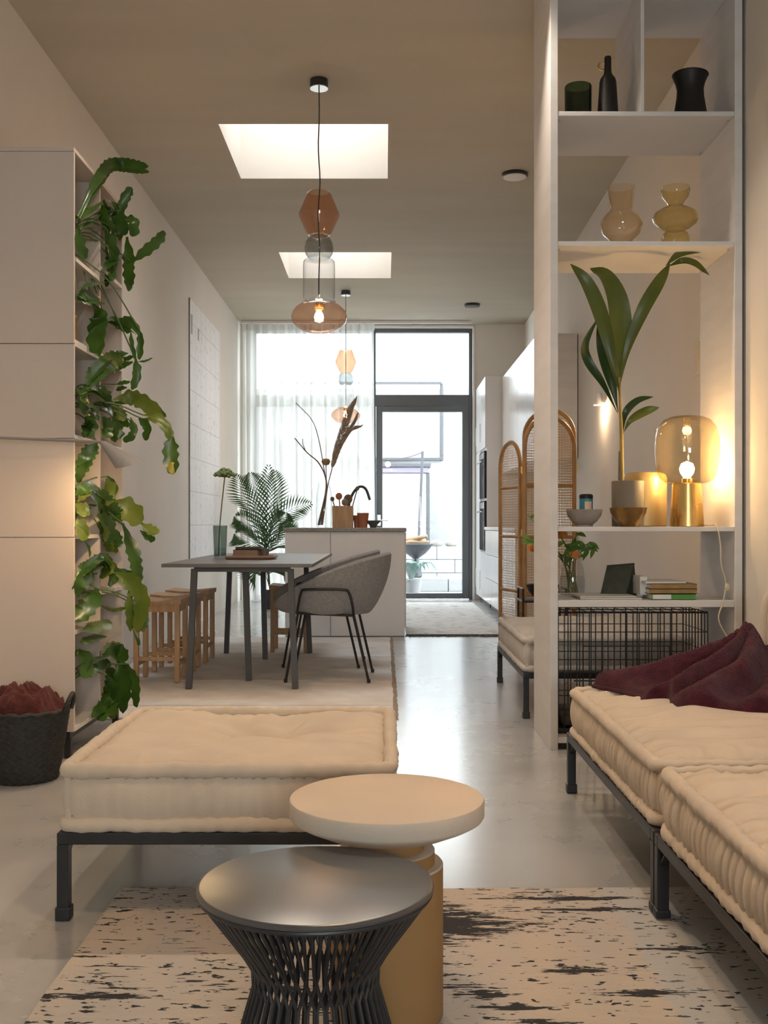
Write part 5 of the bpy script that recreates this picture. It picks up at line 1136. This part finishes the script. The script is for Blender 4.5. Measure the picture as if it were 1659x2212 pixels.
    sp = [((1212, 1160), 5.10, 'f'), ((1150, 1190), 5.40, 'f'), ((1138, 1110), 5.40, 'l'), ((1118, 1155), 5.42, 'l'), ((1143, 1165), 5.38, 'l'), ((1228, 1180), 5.0, 'l'), ((1276, 1170), 4.98, 'l'), ((1288, 1180), 4.95, 'l'), ((1246, 1150), 5.05, 'l'), ((1215, 1200), 5.1, 'l'), ((1240, 1205), 5.0, 'f')]
    for i, ((px, py), dd, kind) in enumerate(sp):
        e = W(px, py, dd); b = c+Vector((random.uniform(-.03, .03), random.uniform(-.02, .02), 0.01)); m = c+Vector(((e.x-c.x)*0.25, (e.y-c.y)*0.3, 0.19)); m.z = max(0, m.z)
        st = obj('flower_stem', MB().tube(crom([b, m, e], 12), 0.0028, 6), 'stem_green', t, True)
        if kind == 'f':
            for q in range(9):
                a = q*2.4; dr = Vector((math.cos(a)*0.8, math.sin(a)*0.5, 0.35+0.5*(q % 3)/2)).normalized()
                obj('petal', bladestrip([e, e+dr*0.018, e+dr*0.034+Vector((0, 0, 0.008))], 0.030, 6, 0, 0.4, facing=(0.2, -1, 0.6), seed=q), 'petal_orange', st, 'all')
        for q in range(3):
            f = 0.55+0.18*q if kind == 'l' else 0.45+0.12*q; pp = m.lerp(e, min(1, f)); a = random.uniform(0, 6.28); dr = Vector((math.cos(a), 0.3*math.sin(a), random.uniform(-0.6, 0.4))).normalized()
            obj('leaf', bladestrip([pp, pp+dr*0.028, pp+dr*0.056+Vector((0, 0, -0.012))], 0.023, 9, random.uniform(-.5, .5), 0.2, facing=(0, -1, 0.2), seed=q), 'spring_leaf', st, 'all')
    # dark leather wedge
    a = W(1283, 1272, 4.97); b = W(1352, 1276, 4.85); r0 = W(1308, 1222, 4.97); r1 = W(1373, 1218, 4.88)
    t = thing('wedge_pouch', 'dark green triangular pouch on the desk board', 'pouch', (W(1330, 1275, 4.92).x, 4.92, dk))
    z0 = dk; p = [Vector((a.x, 4.84, z0)), Vector((W(1350, 0, 4.82).x, 4.82, z0)), Vector((W(1376, 0, 4.98).x, 4.98, z0)), Vector((W(1300, 0, 5.02).x, 5.02, z0)), Vector((r0.x, 4.94, r0.z)), Vector((W(1370, 0, 4.9).x, 4.90, r1.z))]
    obj('panel', MB().add([p[0], p[1], p[5], p[4]], [(0, 1, 2, 3)]).add([p[3], p[2], p[5], p[4]], [(0, 1, 2, 3)]).add([p[0], p[1], p[2], p[3]], [(0, 3, 2, 1)]).add([p[0], p[4], p[3]], [(0, 1, 2)]), 'bag_green', t)
    obj('end_panel', MB().add([p[1], p[2], p[5]], [(0, 1, 2)]), 'bag_green_side', t)
    obj('seam', MB().tube([p[4], p[5]], 0.004, 6).tube([p[1], p[5]], 0.003, 6), 'bag_green_side', t)
    # reading matter
    def book(name, px0, px1, y0, y1, z0, h, cover, label, pages=True, rot=0):
        x0 = W(px0, 0, y0).x; x1 = W(px1, 0, y0).x; cxx, cyy = (x0+x1)/2, (y0+y1)/2
        t = thing(name, label, 'book' if name != 'magazine' else 'magazine', (cxx, cyy, z0), rot); hx, hy = (x1-x0)/2, (y1-y0)/2
        obj('cover', MB().box(-hx, hx, -hy, -hy+0.002, 0, h).box(-hx, hx, -hy, hy, 0, 0.002).box(-hx, hx, -hy, hy, h-0.002, h), cover, t, world=False)
        obj('pages', MB().box(-hx+0.003, hx-0.003, -hy+0.002, hy-0.003, 0.002, h-0.002), 'paper', t, world=False)
        return t
    z = dk
    b0 = book('book', 1408, 1503, 4.68, 4.86, z, 0.026, 'book_green', 'thick book with green and white spine at the bottom of the stack'); 
    obj('spine_label', MB().box(-0.094, -0.012, -0.0915, -0.0902, 0.003, 0.023), 'paper', b0, world=False)
    book('book', 1402, 1506, 4.685, 4.87, z+0.0265, 0.022, 'book_gold', 'lower gold brown book in the stack on the desk board')
    book('book', 1405, 1505, 4.682, 4.865, z+0.049, 0.022, 'book_gold', 'upper gold brown book in the stack on the desk board', rot=0.02)
    book('magazine', 1390, 1480, 4.70, 4.90, z+0.0715, 0.010, 'paper', 'crumpled white magazine on top of the book stack', rot=0.06)
    book('magazine', 1256, 1388, 4.69, 4.93, z, 0.008, 'paper', 'lower white magazine lying flat on the desk board', rot=-0.03)
    book('magazine', 1250, 1372, 4.70, 4.93, z+0.0085, 0.007, 'paper', 'upper white magazine lying flat on the desk board', rot=0.05)
    xx = W(1386, 0, 4.82).x; single('white_box', MB().box(xx-0.022, xx+0.012, 4.76, 4.90, z+0.016, z+0.10, 0.003), 'paper', 'small white upright box between the pouch and the books', 'box')
bookcase_things()

# ================================================================== things on the dining table
def table_things():
    zt = 0.7645; c = Vector((W(478, 1200, 7.3).x, 7.25, zt)); k = 7.3/F
    t = thing('smoke_vase', 'smoked glass cylinder vase with a green umbel on the dining table', 'vase', tuple(c))
    obj('body', MB().lathe([(0, 1.5*k), (12*k, 1*k), (13*k, 3*k), (15.5*k, 70*k), (14.5*k, 70*k), (12.5*k, 5*k), (0, 5*k)], 36, c), 'smoke_green_glass', t, True)
    obj('water', MB().lathe([(12*k, 5*k), (12.8*k, 22*k), (0, 22*k)], 24, c), 'water', t, True)
    h = Vector((W(488, 0, 7.3).x, 7.25, W(0, 1026, 7.3).z))
    obj('flower_stem', MB().tube(crom([c+Vector((-0.01, 0, 0.02)), c+Vector((0.0, 0, 0.25)), h+Vector((0, 0, -0.01))], 14), 0.004, 6), 'stem_green', t, True)
    mb = MB()
    for i in range(70):
        a = i*2.39996; q = math.sqrt(i/70); r = 0.075*q; p = h+Vector((r*math.cos(a), r*math.sin(a), 0.045*(1-q*q)-0.01+random.uniform(-.006, .006)))
        mb.sphere(p, random.uniform(0.009, 0.014), 7, 5, (1, 1, 0.8)); mb.tube([h+Vector((0, 0, -0.02)), p], 0.0012, 4)
    obj('flower_head', mb, 'umbel_green', t, True)
    y0 = 6.98; x0, x1 = W(488, 0, y0).x, W(588, 0, y0).x
    t = thing('serving_tray', 'brown rounded tray on the dining table', 'tray', ((x0+x1)/2, 7.12, zt))
    obj('plate', MB().box(x0+0.01, x1-0.01, y0, 7.25, zt, zt+0.006, 0.003), 'tray_brown', t)
    pts = []
    for p in rrect(x1-x0, 0.29, 0.03): pts.append((p.x+(x0+x1)/2, p.y+7.115, zt+0.014))
    obj('rim', MB().tube(pts, 0.011, 8, True), 'tray_brown', t, True)
    zz = zt+0.0065; ys = 7.03
    for i, (a, b, h2, m, lb) in enumerate(((498, 556, 0.012, 'book_dark', 'thin dark book at the bottom of the stack on the tray'), (503, 556, 0.044, 'book_brown', 'thick brown book in the stack on the tray'), (508, 562, 0.018, 'book_dark', 'dark book on top of the stack on the tray'))):
        xa, xb = W(a, 0, ys).x, W(b, 0, ys).x; t = thing('book', lb, 'book', ((xa+xb)/2, 7.12, zz)); hx = (xb-xa)/2
        obj('cover', MB().box(-hx, hx, -0.08, -0.078, 0, h2).box(-hx, hx, -0.08, 0.08, 0, 0.002).box(-hx, hx, -0.08, 0.08, h2-0.002, h2), m, t, world=False)
        obj('pages', MB().box(-hx+0.003, hx-0.003, -0.078, 0.077, 0.002, h2-0.002), 'shutter_cream', t, world=False); zz += h2+0.0005
    c = Vector((W(571, 0, 7.1).x, 7.1, zt+0.0065)); k = 7.1/F
    single('grey_cup', MB().lathe([(0, 0), (9*k, 0), (11*k, 20*k), (10*k, 20*k), (8*k, 3*k), (0, 3*k)], 28, c), 'plate_grey', 'small grey cup beside the books on the tray', 'cup', True)
    # things on the island
    zi = 0.9665
    d = 9.6; k = d/F; c = Vector((W(700, 0, d).x, d, zi))
    t = thing('glass_jug', 'tall clear glass jug with dry branches and pampas on the island', 'vase', tuple(c))
    obj('body', MB().lathe([(0, 2*k), (15*k, 1*k), (17*k, 5*k), (18*k, 40*k), (16*k, 75*k), (12*k, 92*k), (14*k, 97*k)], 36, c), 'clear_glass', t, True)
    obj('handle', MB().tube(crom([c+Vector((-14*k, 0, 90*k)), c+Vector((-24*k, 0, 84*k)), c+Vector((-25*k, 0, 66*k)), c+Vector((-17*k, 0, 58*k))], 14), 1.6*k, 6), 'clear_glass', t, True)
    R = lambda L, dd=d: [W(380+x/3.318, 640+y/3.318, dd) for x, y in L]
    for L, r in (([(1020, 1640), (1075, 1400), (1070, 1290), (1020, 1190), (940, 1120), (850, 1015)], 0.006), ([(1040, 1640), (1078, 1380), (1060, 1230), (1020, 1010), (970, 880), (860, 765)], 0.004), ([(1030, 1640), (1075, 1400), (1075, 1200)], 0.004), ([(1050, 1640), (1085, 1380), (1120, 1230)], 0.005), ([(930, 1110), (910, 1060), (908, 1020)], 0.003)):
        obj('twig', MB().tube(crom(R(L), 22), [r*(1-0.4*i/21)*1.5 for i in range(22)], 6), 'dry_twig', t, True)
    obj('thistle_head', MB().lathe([(0.0, -0.03), (0.03, -0.02), (0.042, 0.01), (0.03, 0.03), (0.0, 0.035)], 18, R([(1075, 1190)])[0]), 'book_gold', t, True)
    for L, wd in (([(1110, 1260), (1150, 1120), (1200, 960), (1240, 840), (1275, 765)], 75), ([(1115, 1230), (1180, 1080), (1240, 980), (1295, 945)], 30), ([(1120, 1200), (1200, 1030), (1260, 930), (1285, 880)], 30)):
        P = crom(R(L), 40); mb = MB()
        for i in range(2, 40):
            s = i/39; ww = wd/3.318*k*0.42*math.sin(PI*min(1, 0.15+0.85*s))**0.8; tn = (P[min(39, i+1)]-P[i-1]).normalized()
            for q in range(16):
                a = random.uniform(0, 6.28); sd = tn.cross(Vector((math.cos(a), math.sin(a), 0.2))).normalized()
                mb.tube([P[i], P[i]+sd*ww*0.6+tn*0.03, P[i]+sd*ww+tn*0.075], [0.003, 0.003, 0.001], 3, caps=False)
        obj('plume', mb, 'pampas', t)
    c = Vector((W(741, 0, 9.55).x, 9.55, zi)); hw = 22*9.55/F; hh = 47*9.55/F
    t = thing('utensil_box', 'square wooden utensil holder with spoons on the island', 'utensil holder', tuple(c))
    bm = MB()
    obj('side', MB().box(c.x-hw, c.x+hw, c.y-hw, c.y-hw+0.01, zi, zi+hh, 0.002), 'oak', t); obj('side', MB().box(c.x-hw, c.x+hw, c.y+hw-0.01, c.y+hw, zi, zi+hh, 0.002), 'oak', t)
    obj('side', MB().box(c.x-hw, c.x-hw+0.01, c.y-hw+0.01, c.y+hw-0.01, zi, zi+hh, 0.002), 'oak', t); obj('side', MB().box(c.x+hw-0.01, c.x+hw, c.y-hw+0.01, c.y+hw-0.01, zi, zi+hh, 0.002), 'oak', t)
    obj('bottom', MB().box(c.x-hw+0.01, c.x+hw-0.01, c.y-hw+0.01, c.y+hw-0.01, zi, zi+0.01), 'oak', t)
    for i, (ex, ey, er, m) in enumerate(((718, 1078, 0.020, 'dry_twig'), (732, 1072, 0.03, 'terracotta'), (752, 1078, 0.04, 'dry_twig'), (772, 1055, 0.018, 'dry_twig'), (745, 1085, 0.03, 'book_brown'))):
        e = W(ex, ey, 9.55+random.uniform(-.03, .03)); b = Vector((c.x+(e.x-c.x)*0.3, c.y, zi+0.02))
        o = bpy.data.objects.new('wooden_spoon', mesh_of('wooden_spoon', MB().tube([b, e], 0.006, 6).sphere(e, er, 10, 7, (1, 0.35, 1.1)), m, True, Vector(b))); COL.objects.link(o); o.location = b
        o['label'] = ('slim dark spoon leaning left', 'red brown wooden spoon', 'large round dark ladle', 'long thin spoon leaning right', 'short brown spoon')[i]+' in the wooden utensil holder'; o['category'] = 'spoon'; o['group'] = 'utensils in the holder'
    k = 9.5/F
    for (px, wtop, h2, lb, y) in ((784, 13, 32, 'larger terracotta cup on the island', 9.5), (770, 7, 27, 'narrow terracotta cup beside the wooden holder', 9.62)):
        c = Vector((W(px, 0, y).x, y, zi)); single('terracotta_cup', MB().lathe([(0, 0), (wtop*0.72*k, 0), (wtop*k, h2*k), (wtop*0.9*k, h2*k), (wtop*0.65*k, 3*k), (0, 3*k)], 28, c), 'terracotta', lb, 'cup', True, 'terracotta cups on the island')
    c = Vector((W(806, 0, 9.5).x, 9.52, zi)); 
    single('grey_dish', MB().lathe([(0, 0), (7*k, 0), (8*k, 5*k), (18*k, 15*k), (17*k, 16*k), (6*k, 8*k), (0, 7*k)], 32, c), 'plate_grey', 'dark grey footed dish at the end of the island', 'dish', True)
    # tap
    b = Vector((W(752, 0, 9.95).x, 9.95, zi)); t = thing('kitchen_tap', 'dark curved kitchen tap on the island', 'tap', tuple(b))
    g = lambda px, py: W(px, py, 9.95)
    pts = [b, b+Vector((0, 0, 0.15)), g(757, 1078), g(768, 1058), g(780, 1051), g(791, 1058), g(799, 1080)]
    obj('spout', MB().tube(crom(pts, 40), 0.013, 10), 'gun_metal', t, True); obj('tap_base', MB().lathe([(0.027, 0), (0.025, 0.03), (0.016, 0.04)], 20, b), 'gun_metal', t, True)
    obj('lever', MB().tube([b+Vector((0.02, 0, 0.06)), b+Vector((0.08, 0, 0.09))], 0.006), 'gun_metal', t, True)
table_things()

# ================================================================== feathery palm by the curtain
def palm():
    c = Vector((W(584, 0, 12.4).x, 12.4, 0)); t = thing('areca_palm', 'feathery palm in a dark pot beside the curtain', 'plant', tuple(c))
    obj('pot', MB().lathe([(0, 0), (0.10, 0), (0.115, 0.22), (0.105, 0.22), (0.10, 0.19), (0, 0.19)], 28, c), 'gun_metal', t, True); obj('soil', MB().lathe([(0.10, 0.195), (0, 0.2)], 20, c), 'soil', t, True)
    R = lambda L: [W(380+x/3.318, 640+y/3.318, 12.4) for x, y in L]
    fr = [[(650, 1800), (650, 1600), (655, 1400), (660, 1210)], [(650, 1820), (580, 1560), (500, 1420), (455, 1290)], [(660, 1820), (710, 1640), (840, 1530), (985, 1490)], [(640, 1830), (590, 1700), (520, 1620), (450, 1580)], [(660, 1840), (690, 1600), (715, 1400), (720, 1260)], [(650, 1840), (560, 1760), (500, 1720), (455, 1700)], [(660, 1850), (740, 1760), (800, 1700), (860, 1690)], [(650, 1820), (620, 1560), (580, 1380), (560, 1280)], [(660, 2000), (700, 1960), (760, 1950), (800, 1980)], [(650, 2020), (600, 1960), (560, 1980), (530, 2030)], [(660, 1850), (720, 1700), (770, 1620), (800, 1560)]]
    for i, L in enumerate(fr):
        pts = R(L); dy = random.uniform(-0.35, 0.1); pts = [p+Vector((0, dy*j/(len(pts)-1), 0)) for j, p in enumerate(pts)]; b = c+Vector((0, 0, 0.2))
        P = crom([b]+pts, 60); mb = MB(); mb.tube(P, [0.006*(1-0.8*j/59) for j in range(60)], 5)
        for j in range(16, 60, 2):
            s = j/59; tn = (P[min(59, j+1)]-P[j-1]).normalized(); a = tn.cross(Vector((0, -1, 0))).normalized(); ln = 0.24*math.sin(PI*(0.12+0.85*(s-0.25)/0.75))
            for sg in (-1, 1):
                e = P[j]+(a*sg*0.75+tn*0.75+Vector((0, random.uniform(-.3, .1), -0.05)))*ln
                m = P[j].lerp(e, 0.5)+Vector((0, 0, 0.01)); w_ = tn*0.013
                mb.add([P[j], m+w_, e, m-w_], [(0, 1, 2, 3)])
        obj('frond', mb, 'palm_leaf', t)
palm()

# metal dome pendant added above the camera's view to warm the sitting area
def added_sitting_pendant():
    c = Vector((0.15, 1.95, 0)); t = thing('added_dome_pendant', 'added unseen black metal dome pendant hanging over the sitting area', 'lamp', (c.x, c.y, 2.32))
    obj('canopy', MB().lathe([(0.05, ZC-0.001), (0.05, ZC-0.04), (0, ZC-0.04)], 32, c), 'gun_metal', t, True)
    obj('cable', MB().tube([(c.x, c.y, ZC-0.04), (c.x, c.y, 2.56)], 0.004, 6), 'cable_grey', t, True)
    obj('shade', MB().lathe([(0, 2.57), (0.05, 2.565), (0.13, 2.52), (0.19, 2.43), (0.215, 2.33), (0.21, 2.33), (0.185, 2.425), (0.125, 2.51), (0.05, 2.553), (0, 2.556)], 44, c), 'plaster_stone', t, True)
    obj('bulb', MB().sphere((c.x, c.y, 2.44), 0.035), 'bulb_glow', t, True)
    lamp('added_pendant_light', (c.x, c.y, 2.375), 8, (1, 0.72, 0.46), 0.05, t)
added_sitting_pendant()

# ceiling spots added above the frame to light the seating from behind
def added_downlights():
    for (x, y, lb) in ((-0.55, 4.55, 'left added unseen ceiling spot over the ottoman'), (0.45, 4.55, 'right added unseen ceiling spot over the walkway')):
        t = thing('added_downlight', lb, 'lamp', (x, y, ZC-0.05), group='added ceiling spots')
        obj('housing', MB().lathe([(0.06, ZC-0.001), (0.06, ZC-0.05), (0.052, ZC-0.05), (0.045, ZC-0.012), (0, ZC-0.010)], 32, (x, y, 0)), 'white_matt', t, True)
        obj('bulb', MB().sphere((x, y, ZC-0.028), 0.015), 'spot_glow', t, True)
        l = bpy.data.lights.new('added_downlight_beam', 'SPOT'); l.energy = 32; l.color = (1, 0.83, 0.66); l.spot_size = math.radians(105); l.spot_blend = 0.7; l.shadow_soft_size = 0.04
        o = bpy.data.objects.new('added_downlight_beam', l); COL.objects.link(o); o.parent = t; o.location = (0, 0, -0.002); o.rotation_euler = (-0.25, 0, 0)
added_downlights()
